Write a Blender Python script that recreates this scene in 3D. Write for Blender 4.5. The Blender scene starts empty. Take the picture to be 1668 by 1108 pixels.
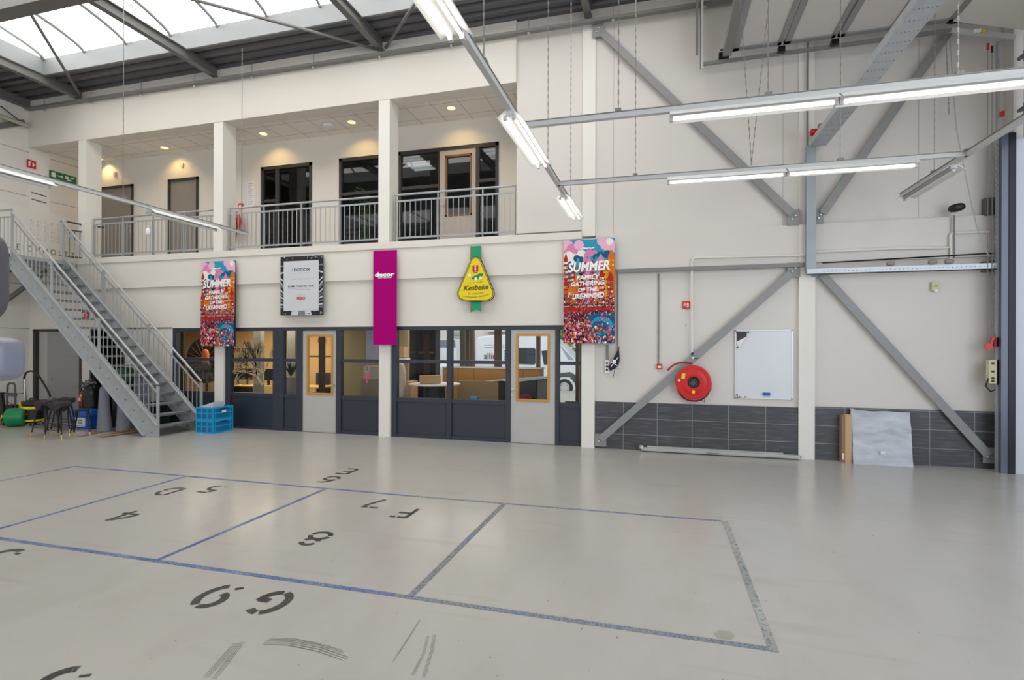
import bpy, bmesh, math, random
from mathutils import Vector, Matrix
random.seed(7)
C = bpy.context.scene.collection
PI = math.pi

# ------------------------------------------------------------------ camera
F, YAW, ROLL, CX, CY, H = 873.5, 0.2718, -0.0029, 834.0, 564.0, 1.85
cy_, sy_ = math.cos(YAW), math.sin(YAW)
fw = Vector((-sy_, cy_, 0)); rt = Vector((cy_, sy_, 0)); dn = Vector((0, 0, -1))
r2 = math.cos(ROLL)*rt + math.sin(ROLL)*dn
d2 = -math.sin(ROLL)*rt + math.cos(ROLL)*dn
cam_d = bpy.data.cameras.new('camera'); cam = bpy.data.objects.new('camera', cam_d); C.objects.link(cam)
cam_d.sensor_width = 36.0; cam_d.lens = F/1668*36
cam_d.shift_y = (CY-554)/1668; cam_d.clip_end = 200; cam_d.clip_start = 0.05
M = Matrix((r2, -d2, -fw)).transposed().to_4x4(); M.translation = Vector((0, 0, H))
cam.matrix_world = M
bpy.context.scene.camera = cam
# survey helpers: where a sight line meets a real plane of the room
def _ray(px, py): return r2*((px-CX)/F) + d2*((py-CY)/F) + fw
def on(px, py, ax, val):
    v = _ray(px, py); o = Vector((0, 0, H)); return o + v*((val-o[ax])/v[ax])
D = 9.86                      # back wall plane
def P(px, py, Y=D): return on(px, py, 1, Y)
def PX(px, Y=D): return on(px, 560, 1, Y).x
def PZ(px, py, z=0): return on(px, py, 2, z)

# ------------------------------------------------------------------ world, light, exposure
sc = bpy.context.scene
w = bpy.data.worlds.new('overcast'); sc.world = w; w.use_nodes = True
bg = w.node_tree.nodes['Background']; bg.inputs[0].default_value = (0.86, 0.93, 1.0, 1); bg.inputs[1].default_value = 0.55
sc.view_settings.view_transform = 'Standard'; sc.view_settings.look = 'None'
sc.view_settings.exposure = 0.1; sc.view_settings.gamma = 1.0; sc.view_settings.use_curve_mapping = False
sc.cycles.max_bounces = 7; sc.cycles.diffuse_bounces = 4; sc.cycles.transparent_max_bounces = 10
def area(name, loc, rot, sx, sy, power, col=(1, 1, 1)):
    l = bpy.data.lights.new(name, 'AREA'); l.shape = 'RECTANGLE'; l.size = sx; l.size_y = sy; l.energy = power; l.color = col
    o = bpy.data.objects.new(name, l); C.objects.link(o); o.location = loc; o.rotation_euler = rot; return o
area('rear_fill_light', (-6.0, -5.5, 3.2), (math.radians(90), 0, 0), 15, 5.5, 200, (1.0, 0.98, 0.95))  # unseen fill light added behind the camera to even out the hall
area('door_daylight', (5.7, 0.5, 3.1), (0, math.radians(90), math.radians(-12)), 5.6, 12, 450, (0.80, 0.89, 1.0))
area('high_side_fill_light', (4.9, -1.2, 6.2), (0, math.radians(86), 0), 1.6, 9, 230, (1.0, 0.98, 0.95))  # added fill high at right to brighten the left wall, no window there
area('van_fill_light', (-4.0, 16.6, 8.5), (math.radians(40), 0, 0), 16, 3, 900, (0.95, 0.98, 1.0))  # added lamp that brightens the van outside in place of open sky

# ------------------------------------------------------------------ materials
def lin(c): 
    c = c/255.0
    return c/12.92 if c <= 0.04045 else ((c+0.055)/1.055)**2.4
def rgb(t): return (lin(t[0]), lin(t[1]), lin(t[2]), 1)
_m = {}
def mat(name, col, rough=0.6, metal=0.0, var=0.0, scale=4.0, bump=0.0, emit=0.0, spec=0.5, stretch=None):
    if name in _m: return _m[name]
    m = bpy.data.materials.new(name); m.use_nodes = True; nt = m.node_tree; b = nt.nodes['Principled BSDF']
    b.inputs['Base Color'].default_value = rgb(col); b.inputs['Roughness'].default_value = rough
    b.inputs['Metallic'].default_value = metal; b.inputs['Specular IOR Level'].default_value = spec
    if emit:
        b.inputs['Emission Color'].default_value = rgb(col); b.inputs['Emission Strength'].default_value = emit
    if var or bump:
        tc = nt.nodes.new('ShaderNodeTexCoord'); n = nt.nodes.new('ShaderNodeTexNoise')
        n.inputs['Scale'].default_value = scale; n.inputs['Detail'].default_value = 6
        src = tc.outputs['Object']
        if stretch:
            mp = nt.nodes.new('ShaderNodeMapping'); mp.inputs['Scale'].default_value = stretch
            nt.links.new(src, mp.inputs[0]); src = mp.outputs[0]
        nt.links.new(src, n.inputs['Vector'])
        if var:
            mx = nt.nodes.new('ShaderNodeMix'); mx.data_type = 'RGBA'
            c = rgb(col); mx.inputs[6].default_value = tuple(max(0, x*(1-var)) for x in c[:3])+(1,)
            mx.inputs[7].default_value = tuple(min(1, x*(1+var)) for x in c[:3])+(1,)
            nt.links.new(n.outputs[0], mx.inputs[0]); nt.links.new(mx.outputs[2], b.inputs['Base Color'])
        if bump:
            bp = nt.nodes.new('ShaderNodeBump'); bp.inputs['Strength'].default_value = bump; bp.inputs['Distance'].default_value = 0.01
            nt.links.new(n.outputs[0], bp.inputs['Height']); nt.links.new(bp.outputs[0], b.inputs['Normal'])
    _m[name] = m; return m
def glass(name, tint=(1, 1, 1), ior=1.45, gl_rough=0.02):
    if name in _m: return _m[name]
    m = bpy.data.materials.new(name); m.use_nodes = True; nt = m.node_tree; nt.nodes.clear()
    o = nt.nodes.new('ShaderNodeOutputMaterial'); mx = nt.nodes.new('ShaderNodeMixShader')
    t = nt.nodes.new('ShaderNodeBsdfTransparent'); t.inputs[0].default_value = tint+(1,)
    g = nt.nodes.new('ShaderNodeBsdfGlossy'); g.inputs['Roughness'].default_value = gl_rough
    f = nt.nodes.new('ShaderNodeFresnel'); f.inputs[0].default_value = ior
    nt.links.new(f.outputs[0], mx.inputs[0]); nt.links.new(t.outputs[0], mx.inputs[1]); nt.links.new(g.outputs[0], mx.inputs[2])
    nt.links.new(mx.outputs[0], o.inputs[0]); _m[name] = m; return m
def grid_mat(name, col, line, bw, bh, mortar, rough=0.5, plane='XZ', off=(0, 0), var=0.0, streak=0.0):
    """stack-bond tiles bw x bh metres on a world plane"""
    m = bpy.data.materials.new(name); m.use_nodes = True; nt = m.node_tree; b = nt.nodes['Principled BSDF']
    g = nt.nodes.new('ShaderNodeNewGeometry'); s = nt.nodes.new('ShaderNodeSeparateXYZ'); cb = nt.nodes.new('ShaderNodeCombineXYZ')
    nt.links.new(g.outputs['Position'], s.inputs[0])
    a, c = {'XZ': (0, 2), 'XY': (0, 1), 'YZ': (1, 2)}[plane]
    for i, (k, of) in enumerate(((a, off[0]), (c, off[1]))):
        ad = nt.nodes.new('ShaderNodeMath'); ad.operation = 'ADD'; ad.inputs[1].default_value = 100*(bw if i == 0 else bh)-of
        nt.links.new(s.outputs[k], ad.inputs[0]); nt.links.new(ad.outputs[0], cb.inputs[i])
    br = nt.nodes.new('ShaderNodeTexBrick'); br.offset = 0; br.squash = 1
    br.inputs['Scale'].default_value = 1; br.inputs['Brick Width'].default_value = bw; br.inputs['Row Height'].default_value = bh
    br.inputs['Mortar Size'].default_value = mortar; br.inputs['Mortar Smooth'].default_value = 0.1
    k = rgb(col); br.inputs['Color1'].default_value = tuple(x*(1-var) for x in k[:3])+(1,); br.inputs['Color2'].default_value = tuple(min(1, x*(1+var)) for x in k[:3])+(1,)
    br.inputs['Mortar'].default_value = rgb(line); nt.links.new(cb.outputs[0], br.inputs['Vector'])
    last = br.outputs['Color']
    if streak:
        mp = nt.nodes.new('ShaderNodeMapping'); mp.inputs['Scale'].default_value = (1.5, 14, 1)
        n = nt.nodes.new('ShaderNodeTexNoise'); n.inputs['Scale'].default_value = 2.2; n.inputs['Detail'].default_value = 8
        nt.links.new(cb.outputs[0], mp.inputs[0]); nt.links.new(mp.outputs[0], n.inputs['Vector'])
        r = nt.nodes.new('ShaderNodeMapRange'); r.inputs[1].default_value = 0.5; r.inputs[2].default_value = 0.85; r.inputs[3].default_value = 0; r.inputs[4].default_value = streak
        nt.links.new(n.outputs[0], r.inputs[0])
        mx = nt.nodes.new('ShaderNodeMix'); mx.data_type = 'RGBA'; mx.inputs[7].default_value = rgb(line)
        nt.links.new(r.outputs[0], mx.inputs[0]); nt.links.new(last, mx.inputs[6]); last = mx.outputs[2]
    nt.links.new(last, b.inputs['Base Color']); b.inputs['Roughness'].default_value = rough; return m
def worn(name, cols, cover=0.5, scale=30, rough=0.6, big=1.2):
    """paint or tape worn through: noise picks colours and holes"""
    m = bpy.data.materials.new(name); m.use_nodes = True; nt = m.node_tree; b = nt.nodes['Principled BSDF']
    g = nt.nodes.new('ShaderNodeNewGeometry')
    n = nt.nodes.new('ShaderNodeTexNoise'); n.inputs['Scale'].default_value = scale; n.inputs['Detail'].default_value = 5
    n2 = nt.nodes.new('ShaderNodeTexNoise'); n2.inputs['Scale'].default_value = big; n2.inputs['Detail'].default_value = 3
    nt.links.new(g.outputs['Position'], n.inputs['Vector']); nt.links.new(g.outputs['Position'], n2.inputs['Vector'])
    r = nt.nodes.new('ShaderNodeMapRange'); r.inputs[1].default_value = 0.38; r.inputs[2].default_value = 0.62
    nt.links.new(n2.outputs[0], r.inputs[0])
    mx = nt.nodes.new('ShaderNodeMix'); mx.data_type = 'RGBA'; mx.inputs[6].default_value = rgb(cols[0]); mx.inputs[7].default_value = rgb(cols[1])
    nt.links.new(r.outputs[0], mx.inputs[0]); nt.links.new(mx.outputs[2], b.inputs['Base Color'])
    al = nt.nodes.new('ShaderNodeMapRange'); t = 0.5+(0.5-cover)*0.5
    al.inputs[1].default_value = t-0.04; al.inputs[2].default_value = t+0.04; al.inputs[3].default_value = 0.25; al.inputs[4].default_value = 1
    nt.links.new(n.outputs[0], al.inputs[0]); nt.links.new(al.outputs[0], b.inputs['Alpha'])
    b.inputs['Roughness'].default_value = rough; return m

WALL = mat('wall_paint', (223, 217, 207), 0.75, var=0.015, scale=1.5)
WALLR = mat('wall_panel_paint', (213, 207, 200), 0.6, var=0.012, scale=1.0)
COLP = mat('column_paint', (228, 224, 215), 0.6, var=0.01)
GALV = mat('galvanised_steel', (172, 176, 178), 0.5, 0.35, var=0.16, scale=9)
GALVL = mat('bright_galvanised_steel', (186, 191, 194), 0.42, 0.45, var=0.12, scale=12)
STEEL = mat('grey_painted_steel', (128, 127, 124), 0.5, 0.2, var=0.06, scale=5)
BRACE = mat('brace_steel', (142, 142, 141), 0.55, 0.15, var=0.06, scale=4)
BEAM = mat('roof_beam_steel', (112, 110, 107), 0.6, 0.2, var=0.06, scale=3)
DECK = mat('dark_roof_deck', (92, 92, 95), 0.45, 0.3, var=0.1, scale=3)
CURB = mat('skylight_curb_sheet', (134, 137, 138), 0.5, 0.2, var=0.08, scale=2.5)
ANTH = mat('anthracite_frame', (44, 50, 62), 0.42, var=0.05, scale=2)
ANTHP = mat('anthracite_panel', (41, 47, 58), 0.36, var=0.06, scale=1.5)
BROWN = mat('dark_bronze_frame', (52, 48, 46), 0.45)
DOORG = mat('grey_door_leaf', (184, 180, 176), 0.5, var=0.02, scale=2)
DOORU = mat('upper_door_leaf', (142, 134, 126), 0.5, var=0.02, scale=2)
DOORW = mat('grained_grey_door_leaf', (150, 148, 149), 0.5, var=0.12, scale=1.5, stretch=(0.6, 1, 12))
WOOD = mat('oak_glazing_bead', (188, 140, 66), 0.45, var=0.12, scale=6, stretch=(1, 1, 0.2))
CHROME = mat('brushed_chrome', (205, 205, 205), 0.3, 0.9)
BLACK = mat('black_plastic', (18, 18, 20), 0.45)
BLACKM = mat('black_metal', (20, 20, 22), 0.35, 0.3)
RED = mat('hose_reel_red', (205, 12, 14), 0.3, var=0.04)
DRED = mat('dark_red_rubber', (150, 22, 26), 0.5)
WHITE = mat('white_plastic', (232, 232, 230), 0.4)
LIGHTM = mat('white_enamel', (192, 192, 190), 0.4)
PAPER = mat('white_paper', (230, 228, 226), 0.7)
YEL = mat('yellow_sticker', (236, 208, 40), 0.5)
GOLD = mat('brass_tip', (214, 178, 96), 0.3, 0.8)
TUBE0 = mat('unlit_tube', (236, 236, 232), 0.3)
TUBE = mat('lit_fluorescent_tube', (255, 250, 240), 0.4, emit=3.5)
GL = glass('clear_glass', (1, 1, 1), 1.28)
GLD = glass('office_glass', (0.80, 0.84, 0.86), 1.6)

# ------------------------------------------------------------------ mesh builder
_txt = {}
def text_geo(s, offset=0.0, shear=0.0, spacing=1.0):
    key = (s, offset, shear, spacing)
    if key in _txt: return _txt[key]
    cu = bpy.data.curves.new('t', 'FONT'); cu.body = s; cu.dimensions = '2D'; cu.fill_mode = 'BOTH'
    cu.size = 1; cu.offset = offset; cu.shear = shear; cu.space_character = spacing; cu.resolution_u = 3
    ob = bpy.data.objects.new('t', cu); C.objects.link(ob); bpy.context.view_layer.update()
    me = bpy.data.meshes.new_from_object(ob.evaluated_get(bpy.context.evaluated_depsgraph_get()))
    vs = [v.co.copy() for v in me.vertices]; fs = [tuple(p.vertices) for p in me.polygons]
    bpy.data.objects.remove(ob); bpy.data.meshes.remove(me)
    xs = [v.x for v in vs] or [0]; ys = [v.y for v in vs] or [0]
    g = (vs, fs, min(xs), max(xs), min(ys), max(ys)); _txt[key] = g; return g

class MB:
    def __init__(s): s.v = []; s.f = []; s.mi = []; s.m = 0
    def add(s, vs, fs):
        o = len(s.v); s.v += [Vector(v) for v in vs]
        for f in fs: s.f.append(tuple(i+o for i in f)); s.mi.append(s.m)
        return s
    def box(s, a, b):
        x0, x1 = sorted((a[0], b[0])); y0, y1 = sorted((a[1], b[1])); z0, z1 = sorted((a[2], b[2]))
        return s.add([(x0, y0, z0), (x1, y0, z0), (x1, y1, z0), (x0, y1, z0), (x0, y0, z1), (x1, y0, z1), (x1, y1, z1), (x0, y1, z1)],
                     [(0, 3, 2, 1), (4, 5, 6, 7), (0, 1, 5, 4), (1, 2, 6, 5), (2, 3, 7, 6), (3, 0, 4, 7)])
    def obox(s, p0, p1, wd, ht, up=(0, 0, 1)):
        p0 = Vector(p0); p1 = Vector(p1); d = (p1-p0).normalized(); u = Vector(up)
        sd = d.cross(u)
        if sd.length < 1e-5: sd = d.cross(Vector((0, 1, 0)))
        sd.normalize(); u = sd.cross(d).normalized(); a = sd*wd/2; b = u*ht/2
        vs = [p+k for p in (p0, p1) for k in (-a-b, a-b, a+b, -a+b)]
        return s.add(vs, [(0, 1, 2, 3), (7, 6, 5, 4), (0, 4, 5, 1), (1, 5, 6, 2), (2, 6, 7, 3), (3, 7, 4, 0)])
    def tube(s, pts, r, n=8, closed=False):
        pts = [Vector(p) for p in pts]; N = len(pts); prev = None; vs = []
        for i, p in enumerate(pts):
            a = pts[(i-1) % N] if (i or closed) else p; b = pts[(i+1) % N] if (i < N-1 or closed) else p
            d = (b-a).normalized()
            if prev is None:
                u = d.cross(Vector((0, 0, 1)))
                if u.length < 1e-3: u = d.cross(Vector((0, 1, 0)))
            else: u = prev - d*prev.dot(d)
            u.normalize(); prev = u; w_ = d.cross(u)
            rr = r[i] if isinstance(r, (list, tuple)) else r
            vs += [p+(u*math.cos(2*PI*k/n)+w_*math.sin(2*PI*k/n))*rr for k in range(n)]
        fs = []
        for i in range(N if closed else N-1):
            j = (i+1) % N
            for k in range(n): fs.append((i*n+k, i*n+(k+1) % n, j*n+(k+1) % n, j*n+k))
        if not closed: fs += [tuple(range(n-1, -1, -1)), tuple((N-1)*n+k for k in range(n))]
        return s.add(vs, fs)
    def lathe(s, c, prof, axis=(0, 0, 1), n=24):
        ax = Vector(axis).normalized(); u = ax.orthogonal().normalized(); w_ = ax.cross(u); c = Vector(c); vs = []
        for r, h in prof: vs += [c+ax*h+(u*math.cos(2*PI*k/n)+w_*math.sin(2*PI*k/n))*max(r, 1e-4) for k in range(n)]
        fs = [(i*n+k, i*n+(k+1) % n, (i+1)*n+(k+1) % n, (i+1)*n+k) for i in range(len(prof)-1) for k in range(n)]
        fs += [tuple(range(n-1, -1, -1)), tuple((len(prof)-1)*n+k for k in range(n))]
        return s.add(vs, fs)
    def poly(s, pts): return s.add(pts, [tuple(range(len(pts)))])
    def prism(s, pts, vec):
        n = len(pts); vec = Vector(vec); pts = [Vector(p) for p in pts]
        return s.add(pts+[p+vec for p in pts], [tuple(range(n-1, -1, -1)), tuple(range(n, 2*n))]+[(i, (i+1) % n, n+(i+1) % n, n+i) for i in range(n)])
    def superell(s, c, rx, ry, rz, e=0.5, nu=28, nv=16, X=(1, 0, 0), Y=(0, 1, 0), Z=(0, 0, 1)):
        X, Y, Z, c = Vector(X), Vector(Y), Vector(Z), Vector(c)
        sp = lambda t, k: math.copysign(abs(t)**k, t); vs = []
        for j in range(nv+1):
            ph = -PI/2+PI*j/nv
            for i in range(nu):
                th = 2*PI*i/nu; cp = sp(math.cos(ph), e)
                vs.append(c+X*rx*cp*sp(math.cos(th), e)+Y*ry*cp*sp(math.sin(th), e)+Z*rz*sp(math.sin(ph), e))
        return s.add(vs, [(j*nu+i, j*nu+(i+1) % nu, (j+1)*nu+(i+1) % nu, (j+1)*nu+i) for j in range(nv) for i in range(nu)])
    def text(s, t, org, right, up, h, width=None, align='C', offset=0.0, shear=0.0, spacing=1.0, arc=0.0):
        """t with cap height h; org = point on the base line; width squeezes to a length"""
        vs, fs, x0, x1, y0, y1 = text_geo(t, offset, shear, spacing)
        k = h/0.7; kx = k if width is None else width/max(x1-x0, 1e-6)
        shift = {'C': (x0+x1)/2, 'L': x0, 'R': x1}[align]; R_, U_, O = Vector(right), Vector(up), Vector(org)
        out = []
        for v in vs:
            x = (v.x-shift)*kx; y = v.y*k + arc*x*x
            out.append(O+R_*x+U_*y)
        return s.add(out, fs)
    def build(s, name, mats, parent=None, smooth=False, bevel=0.0, origin=None):
        me = bpy.data.meshes.new(name)
        if parent is not None: off = WL[parent.name]
        elif origin is not None: off = Vector(origin)
        elif s.v:
            xs = [v.x for v in s.v]; ys = [v.y for v in s.v]; zs = [v.z for v in s.v]
            off = Vector(((min(xs)+max(xs))/2, (min(ys)+max(ys))/2, min(zs)))
        else: off = Vector((0, 0, 0))
        me.from_pydata([v-off for v in s.v], [], s.f)
        ml = mats if isinstance(mats, (list, tuple)) else [mats]
        for m in ml: me.materials.append(m)
        if len(ml) > 1: me.polygons.foreach_set('material_index', s.mi)
        bm = bmesh.new(); bm.from_mesh(me); bmesh.ops.recalc_face_normals(bm, faces=bm.faces)
        if bevel: bmesh.ops.bevel(bm, geom=[e for e in bm.edges if len(e.link_faces) == 2 and e.calc_face_angle(0) > 0.6], offset=bevel, segments=2, affect='EDGES', profile=0.6)
        bm.to_mesh(me); bm.free()
        if smooth:
            me.polygons.foreach_set('use_smooth', [True]*len(me.polygons)); me.set_sharp_from_angle(angle=0.7)
        me.update()
        o = bpy.data.objects.new(name, me); C.objects.link(o)
        if parent is not None: o.parent = parent; WL[o.name] = off
        else: o.location = off; WL[o.name] = off
        return o
WL = {}
def tag(o, label, cat, group=None):
    o['label'] = label; o['category'] = cat
    if group: o['group'] = group
    return o
def thing(name, label, cat, loc, group=None):
    o = bpy.data.objects.new(name, None); C.objects.link(o); o.location = loc; o.empty_display_size = 0.1
    WL[o.name] = Vector(loc); return tag(o, label, cat, group)
def struct(o): o['kind'] = 'structure'; return o
def sempty(name, loc):
    o = bpy.data.objects.new(name, None); C.objects.link(o); o.location = loc; WL[o.name] = Vector(loc); o['kind'] = 'structure'; return o
def clone(root, loc, label=None, group=None):
    r = root.copy(); C.objects.link(r); r.location = loc; WL[r.name] = Vector(loc)
    if label: r['label'] = label
    if group: r['group'] = group
    for ch in list(root.children):
        c = ch.copy(); C.objects.link(c); c.parent = r
        for g in ch.children:
            d = g.copy(); C.objects.link(d); d.parent = c
    return r
def B(a, b): return MB().box(a, b)

# ================================================================== STRUCTURE
XL, XR = -15.5, 5.02          # left and right wall planes
# floor
fm = bpy.data.materials.new('painted_concrete_floor'); fm.use_nodes = True
nt = fm.node_tree; b = nt.nodes['Principled BSDF']; g = nt.nodes.new('ShaderNodeNewGeometry')
def nz(scale, det=6, rough=0.55, st=None):
    n = nt.nodes.new('ShaderNodeTexNoise'); n.inputs['Scale'].default_value = scale; n.inputs['Detail'].default_value = det; n.inputs['Roughness'].default_value = rough
    if st:
        mp = nt.nodes.new('ShaderNodeMapping'); mp.inputs['Scale'].default_value = st; mp.inputs['Rotation'].default_value = (0, 0, 0.5); nt.links.new(g.outputs['Position'], mp.inputs[0]); nt.links.new(mp.outputs[0], n.inputs['Vector'])
    else: nt.links.new(g.outputs['Position'], n.inputs['Vector'])
    return n
def mixc(fac, a, c):
    m = nt.nodes.new('ShaderNodeMix'); m.data_type = 'RGBA'
    nt.links.new(fac, m.inputs[0])
    if isinstance(a, tuple): m.inputs[6].default_value = a
    else: nt.links.new(a, m.inputs[6])
    m.inputs[7].default_value = c; return m.outputs[2]
def rng(src, a, c, lo=0, hi=1):
    r = nt.nodes.new('ShaderNodeMapRange'); r.inputs[1].default_value = a; r.inputs[2].default_value = c; r.inputs[3].default_value = lo; r.inputs[4].default_value = hi
    nt.links.new(src, r.inputs[0]); return r.outputs[0]
n1 = nz(0.35, 4); n2 = nz(2.2, 8, 0.6, (1, 0.45, 1)); n3 = nz(9, 3, 0.5); n4 = nz(3.1, 2, 0.4, (0.25, 1.6, 1))
col = mixc(rng(n1.outputs[0], 0.3, 0.7), rgb((172, 170, 164)), rgb((181, 177, 170)))
col = mixc(rng(n2.outputs[0], 0.48, 0.8, 0, 0.35), col, rgb((158, 152, 142)))
col = mixc(rng(n3.outputs[0], 0.76, 0.84, 0, 0.35), col, rgb((130, 124, 114)))
col = mixc(rng(n4.outputs[0], 0.62, 0.8, 0, 0.3), col, rgb((152, 144, 132)))
n5 = nz(42, 2, 0.5, (1, .5, 1)); n6 = nz(17, 3, 0.6, (.35, 2.2, 1))
col = mixc(rng(n5.outputs[0], 0.745, 0.775, 0, 0.8), col, rgb((70, 64, 56)))
col = mixc(rng(n6.outputs[0], 0.72, 0.80, 0, 0.4), col, rgb((120, 112, 100)))
nt.links.new(col, b.inputs['Base Color'])
nt.links.new(rng(n2.outputs[0], 0.2, 0.8, 0.20, 0.27), b.inputs['Roughness']); b.inputs['Specular IOR Level'].default_value = 0.45
bp = nt.nodes.new('ShaderNodeBump'); bp.inputs['Strength'].default_value = 0.02; bp.inputs['Distance'].default_value = 0.01
nt.links.new(n2.outputs[0], bp.inputs['Height']); nt.links.new(bp.outputs[0], b.inputs['Normal'])
struct(B((XL-0.2, -6, -0.12), (XR+0.25, 9.95, 0)).build('floor', fm))
struct(B((XL-0.2, 9.95, -0.12), (-0.9, 15.6, -0.005)).build('floor_office', mat('office_floor', (92, 88, 84), 0.35)))

# ---- back wall (lower, between columns) and bands
mb = MB()
mb.box((XL, D, 2.245), (-1.16, D+0.12, 3.2))                       # above lower glazing
mb.box((PX(133), D, 0), (PX(147), D+0.12, 2.245))                  # pier beside the far left door
mb.box((PX(205), D, 0), (PX(281), D+0.12, 2.245))
mb.box((XL, D, 0), (PX(55), D+0.12, 2.245))
mb.box((XL, D-0.05, 3.2), (-1.3, D+0.12, 3.82))
struct(mb.build('wall_back_lower', WALL))
struct(B((-14.2, D-0.075, 3.82), (-1.41, D+0.12, 3.955)).build('trim_1', WALL))    # slab edge upstand
mb = MB()                                                            # right, full height
mb.box((-1.41, D, 0), (XR, D+0.2, 3.24)); mb.box((-1.16, D-0.05, 3.24), (XR, D+0.2, 3.87))
mb.box((-2.67, D+0.02, 3.87), (XR, D+0.2, 8.1))
struct(mb.build('wall_back_right', WALLR))
mb = MB()
for x in (-1.41, 2.185):
    mb.box((x, D-0.06, 0), (x+0.24, D+0.02, 3.24)); mb.box((x, D-0.015, 3.87), (x+0.235, D+0.03, 7.86))
struct(mb.build('trim_2', COLP))
struct(B((2.185, D-0.065, 3.24), (2.42, D-0.05, 3.87)).build('trim_3', COLP))
# panel joints of the upper right wall
mb = MB()
for x, z0, z1 in ((3.9, 3.9, 7.7), (-0.85, 3.9, 7.7), (1.95, 3.9, 7.7)): mb.box((x, D+0.016, z0), (x+0.006, D+0.021, z1))
struct(mb.build('trim_4', mat('joint_grey', (176, 170, 162), 0.8)))
# lintel above the gallery
struct(B((XL, D-0.05, 6.86), (-2.67, D+0.3, 8.04)).build('wall_back_upper', WALL))
# upper columns and lower columns
for i, (a, z0, z1) in enumerate(((-13.8, 3.955, 6.86), (-9.72, 3.955, 6.86), (-5.58, 3.955, 6.86))):
    struct(B((a, D-0.04, z0), (a+0.25, D+0.34, z1)).build('trim_%d' % (5+i), COLP))
for i, a in enumerate((-9.68, -5.56)):
    struct(B((a, D-0.04, 0), (a+0.25, D+0.14, 2.245)).build('trim_%d' % (8+i), COLP))
# gallery floor, back wall, side wall, ceiling
YC = 11.25
struct(B((XL, D-0.0, 3.6), (-2.6, YC+0.1, 3.955)).build('floor_gallery', mat('gallery_floor', (176, 168, 158), 0.6)))
ups = [((160, 303), (217, 430)), ((274, 290), (323, 422)), ((425, 266), (507.5, 412)), ((552, 255), (644, 400)), ((644, 248), (811.5, 390))]
segs = []
for (x0, y0), (x1, y1) in ups:
    segs.append((PX(x0, YC), PX(x1, YC), P((x0+x1)/2, (y0+(y0 - (x1-x0)*0.12 if x1-x0 < 100 else y0-17))/2, YC).z))
segs[3] = (PX(552, YC), PX(648, YC), P(552, 259, YC).z); segs[4] = (PX(648, YC), PX(811.5, YC), P(811, 231, YC).z)
zt = [P(160, 306, YC).z, P(274, 293, YC).z, P(425, 273, YC).z, P(552, 259, YC).z, P(812, 231, YC).z]
mb = MB(); x = XL
for (a, c, _), z in zip(segs, zt):
    if a-x > 0.02: mb.box((x, YC, 3.9), (a, YC+0.12, 6.95))
    mb.box((a, YC, z), (c, YC+0.12, 6.95)); x = c
mb.box((x, YC, 3.9), (-2.55, YC+0.12, 6.95))
struct(mb.build('wall_gallery_back', WALL))
struct(B((-2.66, D+0.21, 3.9), (-2.55, YC-0.01, 6.9)).build('wall_gallery_side', WALL))
ctile = grid_mat('mineral_ceiling_tiles', (236, 231, 224), (176, 170, 162), 0.6, 0.6, 0.008, 0.9, 'XY', (-9.16+0.3, 10.69-0.3))
struct(B((XL, D+0.3, 6.91), (-2.6, YC+0.1, 6.98)).build('ceiling_gallery', ctile))
# left wall with panel joints
wl = grid_mat('sandwich_panel_wall', (222, 217, 209), (120, 116, 112), 60, 1.12, 0.007, 0.6, 'YZ', (0, 0.02))
struct(B((XL-0.15, -6, 0), (XL, YC+0.1, 8.1)).build('wall_left', wl))
struct(B((XL-0.15, YC+0.1, 0), (XL, 14.1, 3.6)).build('wall_left_office', WALL))
struct(B((XL, D-0.03, 3.3), (XL+0.015, D+0.45, 6.86)).build('trim_10', COLP))
# right wall: narrow return, then the door opening
struct(B((XR, 9.66, 0), (XR+0.25, D+0.2, 8.1)).build('wall_right', WALLR))
struct(B((XR+0.12, -6, 6.75), (XR+0.3, 9.66, 8.1)).build('wall_right_upper', WALLR))
# tile skirting
tile = grid_mat('dark_slate_tiles', (68, 67, 72), (142, 142, 142), 0.588, 0.29, 0.004, 0.42, 'XZ', (-0.07, 0.27), var=0.06, streak=0.35)
struct(B((-1.16, D-0.025, 0), (2.185, D, 0.85)).build('baseboard_back', tile))
struct(B((2.425, D-0.025, 0), (4.9, D, 0.87)).build('baseboard_right', tile))
# outside pavement and forecourt
struct(B((XR+0.25, -6, -0.14), (16, 40, -0.02)).build('ground_forecourt', mat('brick_paving', (150, 132, 122), 0.8, var=0.2, scale=9)))
struct(B((-34, 15.6, -0.2), (XR+0.25, 40, -0.03)).build('ground_street', mat('street_paving', (170, 166, 158), 0.8, var=0.08, scale=3)))
struct(B((10.5, 3, -0.02), (10.8, 32, 9)).build('wall_neighbour', mat('neighbour_panels', (226, 226, 232), 0.6)))

# ---- roof: corrugated deck, skylight
def deck(x0, x1, y0, y1, z=8.03, pitch=0.26, hgt=0.07):
    mb = MB(); y = y0; prof = []
    while y < y1:
        prof += [(y, z), (y+pitch*.42, z), (y+pitch*.55, z+hgt), (y+pitch*.87, z+hgt)]; y += pitch
    prof = [(min(a, y1), c) for a, c in prof]+[(y1, z)]
    vs = [(x0, a, c) for a, c in prof]+[(x1, a, c) for a, c in prof]; n = len(prof)
    return mb.add(vs, [(i, i+1, n+i+1, n+i) for i in range(n-1)])
SX0, SX1, SY0, SY1 = -13.62, 0.2, 4.6, 8.98
struct(deck(XL-0.2, XR+0.4, SY1, D+0.3).build('ceiling_deck', DECK))
struct(deck(XL-0.2, SX0, SY0, SY1).build('ceiling_deck_left', DECK))
struct(deck(SX1, XR+0.4, SY0, SY1).build('ceiling_deck_right', DECK))
struct(deck(XL-0.2, XR+0.4, 0.2, SY0).build('ceiling_deck_front', DECK))
struct(deck(XL-0.2, XR+0.4, -6.0, -3.6).build('ceiling_deck_rear', DECK))
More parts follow.
